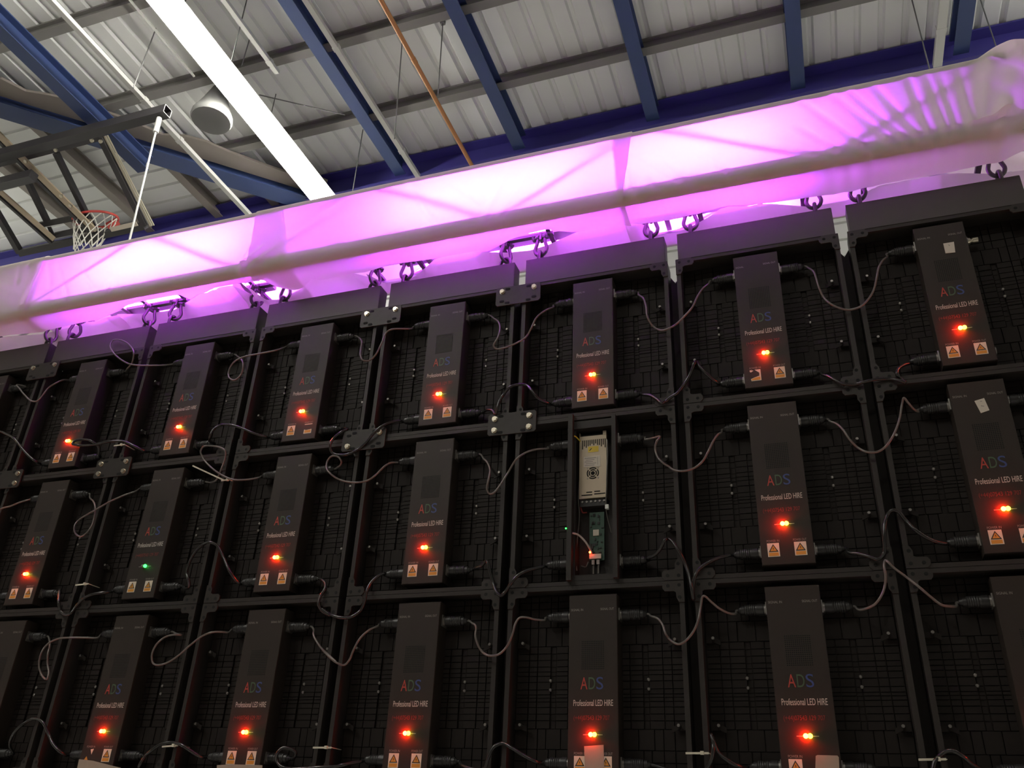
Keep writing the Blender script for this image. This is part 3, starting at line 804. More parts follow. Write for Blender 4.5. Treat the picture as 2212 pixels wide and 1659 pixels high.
# header beams with lifting eyes --------------------------------------------------------
def eye_path(x):
    r = .019; pts = [(x, .025, .098)]
    pts = [(x, -.0205, .097), (x, -.0205, .112)]
    pts += [(x, -.0205 * math.cos(a), .116 + .024 * math.sin(a)) for a in [PI * i / 8 for i in range(9)]]
    pts += [(x, .0205, .112), (x, .0205, .097)]
    return pts
mb = MB(); a, b = .021, .480
c = .0015
mb.box(a, b, 0, .05, .0015, .0990)
ME['hdr'] = mb.mesh('beam_body', HEADER)
mb = MB().box(.0135, .4865, -.001, .052, .0000, .0015); ME['hfl'] = mb.mesh('bottom_flange', FRAME)
mb = MB().box(b, b + .001, .001, .049, .004, .097); ME['hcap'] = mb.mesh('end_cap', FRAME)
mb = MB().tube(eye_path(0), .0058, 10); ME['eye'] = mb.mesh('lifting_eye', SHACK, 60)
EYES = []
for k in range(8):
    lab = {0: 'dark grey header beam at the left picture edge', 7: 'dark grey header beam at the far right, widest in the picture'}.get(k, 'dark grey header beam, %s from the left, over the top panel row' % ORD[k])
    r = empty('header_beam', (k * P, 0, 0), lab, 'hanging beam', 'header beams over the LED screen')
    link('beam_body', ME['hdr'], r); link('bottom_flange', ME['hfl'], r); link('end_cap', ME['hcap'], r)
    for x in (.0630, .4370):
        o = link('lifting_eye', ME['eye'], r, (x, .025, 0))
        if x > .2 and k <= 4: o.rotation_euler = (0, 0, 1.35)
        EYES.append((k, x))

# joining plates -----------------------------------------------------------------------
def hexbolt():
    mb = MB().disc(0, 0, .0078, -.0100, -.0046, 6, 0, .3).disc(0, 0, .0092, -.0046, -.0034, 16)
    return mb.mesh('bolt', STEEL)
ME['hex'] = hexbolt()
def slot(mb, x, z, mi): return mb.prism([(x + sx * .0042 + .0042 * math.cos(t), z + .0042 * math.sin(t)) for sx, t in [(1, -PI / 2 + PI * i / 5) for i in range(6)] + [(-1, PI / 2 + PI * i / 5) for i in range(6)]], -.0080, -.0069, mi)
def plate(joint, r, dark, bolts, lab):
    """dark plate bridging two neighbouring panels"""
    x = joint * P; zc = -r * H + (-.037 if r == 0 else -.001)
    root = empty('joining_plate', (x, 0, zc), lab, 'joining plate', 'black joining plates bolted between panels')
    hw, hh, c = .0765, .0355, .006
    pts = [(-hw + c, -hh), (hw - c, -hh), (hw, -hh + c), (hw, hh - c), (hw - c, hh), (-hw + c, hh), (-hw, hh - c), (-hw, -hh + c)]
    mb = MB().prism(pts, -.0072, -.0035, 0)
    hol = [(-.055, .0185), (.055, .0185), (-.055, -.0190), (.055, -.0190)]
    for i, (hx, hz) in enumerate(hol):
        if i not in bolts: slot(mb, hx, hz, 1)
        s = 1 if hx < 0 else -1
        slot(mb, hx + s * .019, hz + (.0075 if hz > 0 else -.0085), 1)
    link('plate', mb.mesh('plate', [BRACK, HOLE]), root)
    for i in bolts: link('bolt', ME['hex'], root, (hol[i][0], -.0035, hol[i][1]))['label'] = 'shiny silver hexagon bolt'
plate(1, 0, 0, (0, 1), 'two bolt joining plate just under the leftmost gap between header beams')
plate(4, 0, 0, (0, 1), 'two bolt joining plate between the fourth and fifth top row panels')
plate(5, 0, 0, (0, 1), 'two bolt joining plate between the fifth and sixth top row panels')
plate(1, 1, 0, (0, 1, 2, 3), 'four bolt joining plate at the left picture edge')
plate(2, 1, 0, (0, 1, 2, 3), 'four bolt joining plate with all silver bolts, second from the left')
plate(4, 1, 0, (1, 2), 'joining plate with two diagonal bolts and a black cable looped across it')
plate(5, 1, 0, (0, 1, 2, 3), 'four bolt joining plate left of the opened panel')

# ================================================================== lighting truss wrapped in white cloth
TF, TR, TB, TT, RT = -.100, .135, .193, .430, .025          # front, rear, bottom, top chord centres and tube radius
X0, X1 = -1.6, 4.00
tr = empty('lighting_truss', (X0, (TF + TR) / 2, TB), 'square lighting truss hidden inside the white cloth above the screen', 'truss')
def loc(p): return (p[0] - X0, p[1] - (TF + TR) / 2, p[2] - TB)
for y, z in ((TF, TB), (TF, TT), (TR, TB), (TR, TT)):
    link('chord', MB().tube([loc((X0, y, z)), loc((X1, y, z))], RT, 14).mesh('chord', ALU, 50), tr)
n = 11; seg = (X1 - X0 - .1) / n
for i in range(n):
    xa = X0 + .05 + i * seg; xb = xa + seg
    if i % 2: xa, xb = xb, xa
    link('brace', MB().tube([loc((xa, TF, TB)), loc((xb, TF, TT))], .0085, 8).mesh('brace', ALU, 50), tr)
    link('brace', MB().tube([loc((xa, TR, TT)), loc((xb, TR, TB))], .0085, 8).mesh('brace', ALU, 50), tr)
    link('brace', MB().tube([loc((xa, TF, TT)), loc((xb, TR, TT))], .0085, 8).mesh('brace', ALU, 50), tr)

# purple LED battens inside it
def batten(x0, x1, lab):
    r = empty('led_batten', (x0, .072, .252), lab, 'light', 'purple LED battens inside the truss')
    link('housing', MB().box(0, x1 - x0, -.0225, .0225, -.014, -.0005).mesh('housing', ALU), r)
    mb = MB(); vs = []; n = 14
    for x in (.02, x1 - x0 - .02):
        vs += [(x, .021 * math.cos(a), .021 * math.sin(a)) for a in [PI * i / n for i in range(n + 1)]]
    mb.add(vs, [(i, i + 1, n + 2 + i, n + 1 + i) for i in range(n)] + [tuple(range(n + 1)), tuple(range(2 * n + 1, n, -1))])
    link('lit_lens', mb.mesh('lit_lens', PURPLE), r)
    for x in (.1, x1 - x0 - .1): link('clamp', MB().box(x - .008, x + .008, -.10, .065, -.024, -.014).mesh('clamp', DSTEEL), r)
batten(.68, 1.46, 'purple LED batten glowing through the left third of the white cloth')
batten(2.02, 2.80, 'purple LED batten glowing through the cloth left of the seam slit')
batten(2.88, 3.38, 'purple LED batten glowing through the cloth right of the seam slit')

# cloth edges under the truss, read where the two flaps meet
ZS = TB - .034
def edge(pts): return sorted([(p.x, p.y) for p in [at_z(u, v, ZS) for u, v in pts]])
FRONT = edge([(20, 722), (90, 716), (184, 695), (205, 693), (222, 685), (245, 675), (262, 664), (300, 648), (340, 641), (378, 639), (399, 649), (416, 638), (434, 634), (452, 623), (484, 615), (500, 602), (543, 594), (556, 607), (590, 618), (628, 626), (644, 624), (660, 612), (671, 601),
              (693, 604), (728, 597), (761, 589), (787, 587), (826, 575), (872, 566), (940, 557), (969, 551), (1000, 546), (1024, 541), (1056, 541), (1080, 530), (1106, 515), (1150, 501), (1190, 492), (1225, 497), (1254, 498), (1312, 487), (1329, 480), (1375, 485), (1400, 482), (1440, 476), (1500, 463), (1548, 450),
              (1571, 445), (1616, 444), (1642, 440), (1667, 438), (1710, 432), (1780, 422), (1830, 414), (1894, 400), (1964, 386), (2030, 376), (2068, 368), (2110, 358), (2170, 343), (2212, 330)])
GAPS = ((90, 166), (262, 390), (518, 626), (798, 920), (1057, 1210), (1384, 1510), (1704, 1862), (2030, 2180))
def rear_edge(pts):
    out = []
    for u, v in pts:
        p = at_z(u, v, ZS)
        if any(a <= u <= b for a, b in GAPS) and p.y < .046: p = at_y(u, v, .046)
        out.append((p.x, p.y, p.z))
    return sorted(out)
REAR3 = rear_edge([(20, 726), (90, 722), (130, 712), (165, 704), (184, 696), (205, 695), (222, 687), (245, 680), (264, 679), (300, 679), (336, 675), (367, 671), (388, 658), (402, 649), (418, 638), (434, 635), (452, 624), (484, 616), (508, 608), (520, 614), (540, 643), (560, 650), (600, 650), (623, 636), (644, 626), (660, 613), (671, 602), (693, 605), (728, 598), (761, 590), (787, 590), (800, 600), (830, 612), (880, 605), (901, 594), (919, 579), (940, 560), (969, 552), (1000, 547), (1024, 542), (1058, 544), (1100, 545), (1150, 540), (1190, 528), (1208, 520), (1254, 500), (1312, 488), (1329, 481), (1350, 482), (1385, 485), (1415, 508), (1457, 503), (1480, 494), (1508, 480), (1529, 468), (1552, 452), (1571, 446), (1616, 445), (1642, 441), (1667, 441), (1705, 444), (1744, 447), (1785, 441), (1825, 434), (1860, 420), (1894, 402), (1964, 388), (2030, 378), (2068, 374), (2110, 375), (2160, 376), (2212, 370)])
REAR = [(x, y) for x, y, z in REAR3]
REARZ = [(x, z - ZS) for x, y, z in REAR3]
def interp(tab, x):
    if x <= tab[0][0]: return tab[0][1]
    for (a, ya), (b, yb) in zip(tab, tab[1:]):
        if x <= b: return ya + (yb - ya) * (x - a) / max(b - a, 1e-6)
    return tab[-1][1]
YF = TF - RT - .0035                                        # plane of the front cloth
def fold(p, q, amp, wd):
    a, b = at_y(*p, YF), at_y(*q, YF); return (a.x, a.z, b.x, b.z, amp, wd)
def cr(ox, oz, s, pts): return [((ox + a * s, oz + b * s), (ox + c * s, oz + d * s)) for a, b, c, d in pts]
FOLDS = []
for p, q in cr(1440, 0, .349, [(820, 930, 1040, 1010), (840, 800, 1150, 985), (870, 650, 1265, 945), (1060, 610, 1400, 890), (1150, 580, 1490, 880), (1320, 570, 1570, 860), (1500, 500, 1640, 860), (1620, 500, 1735, 830), (1700, 500, 1800, 820), (1820, 470, 1890, 800)]): FOLDS.append(fold(p, q, .014, .012))
for p, q in cr(1440, 0, .349, [(1985, 345, 1960, 770), (2040, 350, 2062, 775), (2150, 335, 2095, 765), (2215, 420, 2110, 785)]): FOLDS.append(fold(p, q, .022, .024))
for p, q in cr(1240, 280, .1808, [(820, 340, 1480, 750), (1130, 420, 1400, 660), (870, 590, 1085, 780), (640, 530, 735, 810), (1500, 300, 2100, 640)]): FOLDS.append(fold(p, q, .008, .010))
for p, q in cr(700, 0, .3376, [(1300, 1120, 1105, 1440), (1160, 1120, 1035, 1410), (560, 1215, 690, 1400), (820, 1180, 1000, 1300)]): FOLDS.append(fold(p, q, .007, .012))
for p, q in cr(0, 550, .1356, [(900, 100, 1085, 700), (1240, 200, 1480, 520), (760, 150, 800, 480), (1740, 420, 1730, 560)]): FOLDS.append(fold(p, q, .006, .010))
for p, q in cr(0, 550, .1356, [(720, 50, 430, 830), (500, 420, 345, 850), (580, 380, 400, 830), (330, 130, 290, 450), (560, 60, 470, 200)]): FOLDS.append(fold(p, q, .007, .012))
for p, q in cr(280, 550, .1808, [(1470, -100, 1300, 235), (1700, -30, 1330, 245), (1600, -80, 1290, 200)]): FOLDS.append(fold(p, q, .016, .012))
def ridge(x, z):
    s = 0
    for ax, az, bx, bz, amp, wd in FOLDS:
        dx, dz = bx - ax, bz - az; L2 = dx * dx + dz * dz
        t = ((x - ax) * dx + (z - az) * dz) / L2
        if t < -.25 or t > 1.2: continue
        d = abs((x - ax) * dz - (z - az) * dx) / L2 ** .5
        if d > 4 * wd: continue
        e = 1 if 0 <= t <= 1 else max(0, 1 - (-t / .25 if t < 0 else (t - 1) / .2))
        s += amp * e * (.35 + .65 * min(max(t, 0), 1)) * math.exp(-(d / wd) ** 2)
    return s
def wob(x, k): return math.sin(x * 3.1 + k) * .5 + math.sin(x * 7.7 + 2.3 * k) * .3 + math.sin(x * 17.3 + k * 5) * .2
r = RT + .0030
def section(x, lift):
    """points (y, z, is_front, tension) from the front flap edge round the truss to the rear flap edge"""
    R = r + lift
    yf = interp(FRONT, x); yr = max(interp(REAR, x), yf - .004)
    yf = max(min(yf, TR - .03), TF + .02); yr = max(min(yr, TR - .005), TF + .03)
    pts = []
    zf = TB - R
    for i in range(9):
        t = i / 8; y = yf + (TF - yf) * t
        sag = .006 * math.sin(PI * t) * (1 + .6 * wob(x, 1)) + (.006 * (1 - t) ** 3)
        pts.append((y, zf - sag, 0))
    for i in range(1, 7): a = PI / 2 * i / 6; pts.append((TF - R * math.sin(a), TB - R * math.cos(a), 0))
    m = 34
    for i in range(1, m): t = i / m; pts.append((TF - R, TB + (TT - TB) * t, 1))
    for i in range(0, 7): a = PI / 2 * i / 6; pts.append((TF - R * math.cos(a), TT + R * math.sin(a), 0))
    for i in range(1, 8): t = i / 8; pts.append((TF + (TR - TF) * t, TT + R - .012 * math.sin(PI * t) * (1 + .5 * wob(x, 3)), 0))
    for i in range(0, 7): a = PI / 2 * i / 6; pts.append((TR + R * math.sin(a), TT + R * math.cos(a), 0))
    for i in range(1, 10): t = i / 10; pts.append((TR + R, TT + (TB - TT) * t, 0))
    for i in range(0, 7): a = PI / 2 * i / 6; pts.append((TR + R * math.cos(a), TB - R * math.sin(a), 0))
    for i in range(1, 9):
        t = i / 8; y = TR + (yr - TR) * t
        pts.append((y, zf - .004 * (1 - t) - .010 * math.sin(PI * t) * (1 + .7 * wob(x, 2)) + (interp(REARZ, x) + TB - .034 - zf) * t * t, 0))
    return pts
def drape(lab, L, Rr, lift):
    """L, Rr: (x at the bottom of the front face, x at its top) for the two side edges"""
    n = max(12, int((max(Rr) - min(L)) / .0062)); rows = []; mb = MB()
    for i in range(n + 1):
        u = i / n; row = []
        xm = (L[0] + L[1]) / 2 * (1 - u) + (Rr[0] + Rr[1]) / 2 * u
        pts = section(xm, lift)
        for y, z, fr in pts:
            h = min(max((z - TB) / (TT - TB), 0), 1)
            xl = L[0] + (L[1] - L[0]) * h; xr = Rr[0] + (Rr[1] - Rr[0]) * h
            x = xl + (xr - xl) * u
            if y < .02:
                hump = 1 if fr else .30
                d = ridge(x, z) * hump
                if fr: d += .0035 * wob(x * 2 + z * 3, 4) * math.sin(PI * h)
                if z > TT: z += max(0, d)
                elif z < TB - .01: z -= max(0, d) * .7
                y2 = y - max(d, -.004) if y < TF + .01 else y
            else: y2 = y
            if x > 3.93:                                    # bunched round the end of the truss
                e = min(1, (x - 3.93) / .1); c0 = (TF + TR) / 2; cz = (TB + TT) / 2
                k = 1 + .22 * math.sin(e * PI * .6) if z > cz else 1 - .05 * e
                z = cz + (z - cz) * k; y2 = c0 + (y2 - c0) * (1 + .10 * e * math.sin(z * 40 + x * 30))
            row.append((x, y2, z))
        rows.append(row)
    k = len(rows[0]); vs = [p for rw in rows for p in rw]
    mb.add(vs, [(i * k + j, i * k + j + 1, (i + 1) * k + j + 1, (i + 1) * k + j) for i in range(n) for j in range(k - 1)])
    if min(L) < X0 + .01:                                   # unseen cloth partition, added to keep purple light out of the left end
        o = len(mb.v); xe = max(Rr) - .01
        mb.v += [(xe, TF - .02, TB - .02), (xe, TF - .02, TT + .02), (xe, TR + .02, TT + .02), (xe, TR + .02, TB - .02)]
        mb.f.append([o, o + 1, o + 2, o + 3]); mb.m.append(0)
    if max(Rr) > 3.98:                                      # gathered end
        o = len(mb.v); cy0 = sum(p[1] for p in rows[-1]) / k; cz0 = sum(p[2] for p in rows[-1]) / k; xe = rows[-1][0][0]
        end = []
        for s_, dx in ((.75, .035), (.35, .05), (.05, .05)):
            end.append([(xe + dx + .012 * math.sin(j * .9), cy0 + (p[1] - cy0) * s_, cz0 + (p[2] - cz0) * s_) for j, p in enumerate(rows[-1])])
        base = n * k
        for e in end: mb.v += e
        prev = base
        for q in range(3):
            cur = o + q * k
            for j in range(k - 1): mb.f.append([prev + j, prev + j + 1, cur + j + 1, cur + j]); mb.m.append(0)
            prev = cur
    ob = solo('truss_drape', mb, CLOTH, lab, 'drape', 'white cloth drapes round the truss', smooth=70)
    return ob
def fx(p): return at_y(*p, YF).x
drape('unlit peach coloured cloth drape at the far left end of the truss', (X0, X0), (fx((57, 665)), fx((100, 553))), .0035)
drape('white cloth drape glowing purple over the left third of the truss', (fx((38, 672)), fx((75, 560))), (fx((620, 560)), fx((611, 449))), 0)
drape('white cloth drape glowing purple over the middle of the truss, between two overlaps', (fx((537, 572)), fx((553, 462))), (fx((1346, 425)), fx((1364, 294))), .0035)
drape('white cloth drape from the narrow overlap to the bunched right end of the truss', (fx((1333, 423)), fx((1322, 312))), (4.06, 4.06), 0)

# shackles and hangers -------------------------------------------------------------------
def shackle_mesh():
    mb = MB(); rr = .0062
    pts = [(-.0125, 0, .056), (-.0125, 0, .046), (-.0150, 0, .032)]
    pts += [(-.0215 * math.cos(a), 0, .008 - .0285 * math.sin(a)) for a in [PI * i / 14 for i in range(15)]]
    pts += [(.0150, 0, .032), (.0125, 0, .046), (.0125, 0, .056)]
    mb.tube(spline(pts, 3), rr, 10)
    return mb.mesh('bow', SHACK, 60)
ME['bow'] = shackle_mesh()
mb = MB()
for x in (-.0125, .0125): mb.lathe_x([(x - .0055, .0105), (x + .0055, .0105)], 0, .056, 12)
ME['ear'] = mb.mesh('ears', SHACK, 40)
mb = MB().lathe_x([(-.024, .0062), (.022, .0062)], 0, .056, 10).lathe_x([(-.031, .0115), (-.023, .0115)], 0, .056, 6).lathe_x([(.019, .0105), (.026, .0105)], 0, .056, 6)
ME['pin'] = mb.mesh('pin', SHACK, 40)
ROT = {}
for i, (k, x) in enumerate(EYES):
    if k == 7 and x > .3: pass
    side = 'left' if x < .2 else 'right'
    lab = 'bow shackle at the %s end of the %s header beam from the left' % (side, ORD[k])
    if k == 7: lab = 'bow shackle at the %s end of the widest, rightmost header beam' % side
    s = empty('bow_shackle', (k * P + x, .025, .1485), lab, 'shackle', 'bow shackles holding the header beams')
    rz = 1.0 + .12 * math.sin(i * 2.1) if (x > .2 and k <= 4) else (.55 if k in (1, 2) and x < .2 else .12 * math.sin(i * 1.7))
    s.rotation_euler = (.0, 0, rz)
    for nm, me in (('bow', 'bow'), ('ears', 'ear'), ('pin', 'pin')): link(nm, ME[me], s)
for j in range(0, 9):                                       # hanger bars between neighbouring shackles, up to the chords
    x = j * P
    lab = 'steel hanger bar under the truss above the %s gap between header beams' % (ORD[j - 1] if j else 'first') if 0 < j < 8 else ('steel hanger bar at the left end of the truss' if j == 0 else 'steel hanger bar at the right end of the truss')
    rt = empty('hanger_bar', (x, .025, .194), lab, 'hanger', 'steel hanger bars under the truss')
    link('bar', MB().box(-.105, .105, -.008, .008, .014, .024).mesh('bar', SHACK), rt)
    for sx in (-.063, .063):
        link('strap', MB().box(sx - .004, sx + .004, -.011, .011, -.006, .024).mesh('strap', SHACK), rt)
    for sx in (-.09, .09):
        link('cross_bar', MB().box(sx - .008, sx + .008, TF - .025, TR - .025, .024, .034).mesh('cross_bar', SHACK), rt)

# ================================================================== cables
ME['plug'] = None
def plug_mesh():
    pr = [(0, .0130), (.006, .0135), (.006, .0150), (.020, .0150), (.020, .0138)]
    for i in range(5): pr += [(.024 + i * .005, .0138), (.0255 + i * .005, .0128), (.027 + i * .005, .0138)]
    pr += [(.050, .0135), (.052, .0112), (.060, .0108), (.060, .0090), (.066, .0070), (.068, .0045)]
    return MB().lathe_x(pr, 0, 0, 16).mesh('plug', RUBBER, 35)
ME['plug'] = plug_mesh()
A = (0, 540, .3376); B = (700, 540, .3376); Cc = (1440, 540, .349); D = (0, 1099, .3376); Ee = (700, 1099, .3376); F = (1440, 1099, .349)
def px(*segs):
    out = []
    for (ox, oy, s), pts in segs: out += [(ox + a * s, oy + b * s) for a, b in pts]
    return out
def plug_end(k, r, side, port):
    x = k * P + (.3155 + .068 if side > 0 else .1815 - .068)
    if (k, r) == (5, 1): x += .0065 * side
    return Vector((x, PLUG_Y, -r * H + (SIG_Z if port == 's' else POW_Z)))
def cable(k, r, port, pix, lab, ymid=-.016, left=True, rightp=True):
    a = plug_end(k, r, 1, port); b = plug_end(k + 1, r, -1, port)
    n = len(pix); pts = []
    for i, (u, v) in enumerate(pix):
        t = (i + 1) / (n + 1); e = min(t, 1 - t)
        y = PLUG_Y + (ymid - PLUG_Y) * min(1, e / .20)
        y += .006 * math.sin(i * 2.1 + k) if e > .2 else 0
        pts.append(at_y(u, v, y))
    if rightp: pts = [a + Vector((-.004, 0, 0)), a + Vector((.004, 0, 0))] + pts
    if left: pts = pts + [b + Vector((-.004, 0, 0)), b + Vector((.004, 0, 0))]
    path = spline(pts, 7)
    org = pts[0] if rightp else pts[-1]
    sig = port == 's'
    root = empty('signal_cable' if sig else 'power_cable', org, lab, 'cable', 'grey signal cables' if sig else 'black power cables')
    link('cord', MB().tube([p - org for p in path], .0029 if sig else .0046, 8).mesh('cord', CORD_G if sig else CORD_B, 70), root)
    if rightp: link('plug', ME['plug'], root, a - Vector((.068, 0, 0)) - org)
    if left:
        o = link('plug', ME['plug'], root, b + Vector((.068, 0, 0)) - org); o.rotation_euler = (0, 0, PI)
SIG = [
 (0, 0, px((A, [(112, 862), (128, 890), (160, 930), (200, 965), (235, 967), (272, 930), (312, 880), (362, 850), (405, 832)]))),
 (1, 0, px((A, [(812, 762), (845, 720), (856, 665), (842, 625), (808, 592), (762, 575), (722, 580), (706, 608), (728, 660), (780, 705), (850, 734), (950, 739), (1050, 737)]))),
 (2, 0, px((A, [(1520, 680), (1550, 708), (1555, 750), (1538, 802), (1502, 832), (1468, 818), (1464, 775), (1492, 722), (1550, 687), (1650, 665), (1750, 645), (1810, 628)]))),
 (3, 0, px((B, [(222, 560), (241, 585), (236, 630), (233, 670), (250, 705), (290, 706), (330, 670), (370, 592), (397, 530), (432, 508), (500, 504), (560, 503)]))),
 (4, 0, px((B, [(1085, 437), (1115, 460), (1125, 500), (1112, 560), (1085, 612), (1100, 631), (1150, 626), (1230, 596), (1290, 558), (1322, 508), (1360, 432), (1418, 386), (1468, 366)]))),
 (5, 0, px((B, [(2012, 286), (2042, 308), (2060, 360), (2070, 430), (2108, 490), (2160, 514)]), (Cc, [(20, 482), (60, 458), (110, 410), (156, 358), (190, 290), (226, 236), (262, 208)]))),
 (6, 0, px((Cc, [(880, 112), (908, 132), (926, 175), (942, 230), (970, 290), (1010, 330), (1070, 360), (1130, 370), (1200, 350), (1250, 302), (1284, 240), (1300, 170), (1312, 110), (1340, 62), (1366, 40)]))),
 (0, 1, px((A, [(-40, 1690), (10, 1655), (70, 1638), (130, 1614), (185, 1598)]))),
 (1, 1, px((A, [(575, 1585), (598, 1610), (610, 1655)]), (D, [(602, 60), (585, 112), (550, 158), (512, 178), (480, 152), (476, 112), (502, 75), (560, 36), (620, 2)]), (A, [(700, 1612), (800, 1567), (870, 1543)]))),
 (2, 1, px((A, [(1350, 1488), (1385, 1470), (1408, 1420), (1440, 1330), (1440, 1285), (1405, 1262), (1350, 1254), (1304, 1257), (1284, 1288), (1300, 1332), (1350, 1390), (1420, 1440), (1500, 1470), (1590, 1468), (1660, 1455)]))),
 (3, 1, px((B, [(85, 1392), (108, 1372), (108, 1345), (86, 1322), (52, 1318), (22, 1350), (16, 1395), (42, 1432), (90, 1465), (150, 1483), (220, 1487), (280, 1474), (330, 1440), (390, 1382), (430, 1361), (470, 1360)]))),
 (4, 1, px((B, [(1022, 1336), (1045, 1360), (1062, 1410), (1050, 1480), (1042, 1530), (1060, 1560), (1090, 1550), (1130, 1500), (1180, 1420), (1230, 1340), (1290, 1297), (1360, 1276), (1435, 1270)]))),
 (5, 1, px((B, [(2055, 1212), (2105, 1204), (2150, 1194), (2130, 1222), (2118, 1262), (2132, 1320), (2168, 1362)]), (Cc, [(12, 1340), (45, 1362), (100, 1368), (170, 1350), (220, 1310), (256, 1250), (290, 1180), (318, 1142), (340, 1128)]))),
 (6, 1, px((Cc, [(1012, 1060), (1052, 1076), (1092, 1112), (1132, 1172), (1182, 1222), (1240, 1250), (1300, 1250), (1352, 1220), (1402, 1150), (1440, 1050), (1458, 950), (1468, 916), (1492, 942), (1530, 985), (1560, 1002)]))),
 (1, 2, px((D, [(318, 850), (318, 880), (306, 930), (304, 990), (312, 1050), (300, 1090), (266, 1062), (250, 1000), (261, 930), (300, 870), (368, 833), (450, 825), (550, 825), (625, 825)]))),
 (2, 2, px((D, [(1130, 800), (1160, 808), (1120, 806), (1055, 822), (1000, 870), (973, 930), (976, 980), (1010, 1000), (1070, 985), (1140, 940), (1220, 870), (1290, 817), (1350, 792), (1420, 788), (1462, 791)]))),
 (3, 2, px((D, [(2008, 776), (2006, 806), (2040, 870), (2090, 930), (2150, 980)]), (Ee, [(0, 910), (40, 955), (90, 990), (128, 1000), (160, 970), (190, 900), (230, 830), (290, 775), (345, 750)]))),
 (4, 2, px((Ee, [(945, 730), (968, 745), (973, 768), (968, 810), (985, 870), (1012, 915), (1060, 940), (1120, 930), (1170, 880), (1206, 800), (1226, 730), (1252, 698), (1292, 695), (1350, 708), (1412, 712)]))),
 (5, 2, px((Ee, [(2095, 688), (2135, 702), (2166, 742), (2186, 800)]), (F, [(8, 795), (35, 822), (75, 838), (120, 815), (165, 760), (195, 690), (210, 610), (222, 546), (236, 541), (280, 580), (330, 620), (388, 647), (428, 650)]))),
 (6, 2, px((F, [(1190, 625), (1240, 616), (1290, 590), (1328, 540), (1350, 480), (1356, 420), (1346, 350), (1352, 320), (1368, 328), (1402, 362), (1480, 420), (1560, 482), (1640, 550), (1700, 594), (1760, 605), (1795, 602)]))),
]
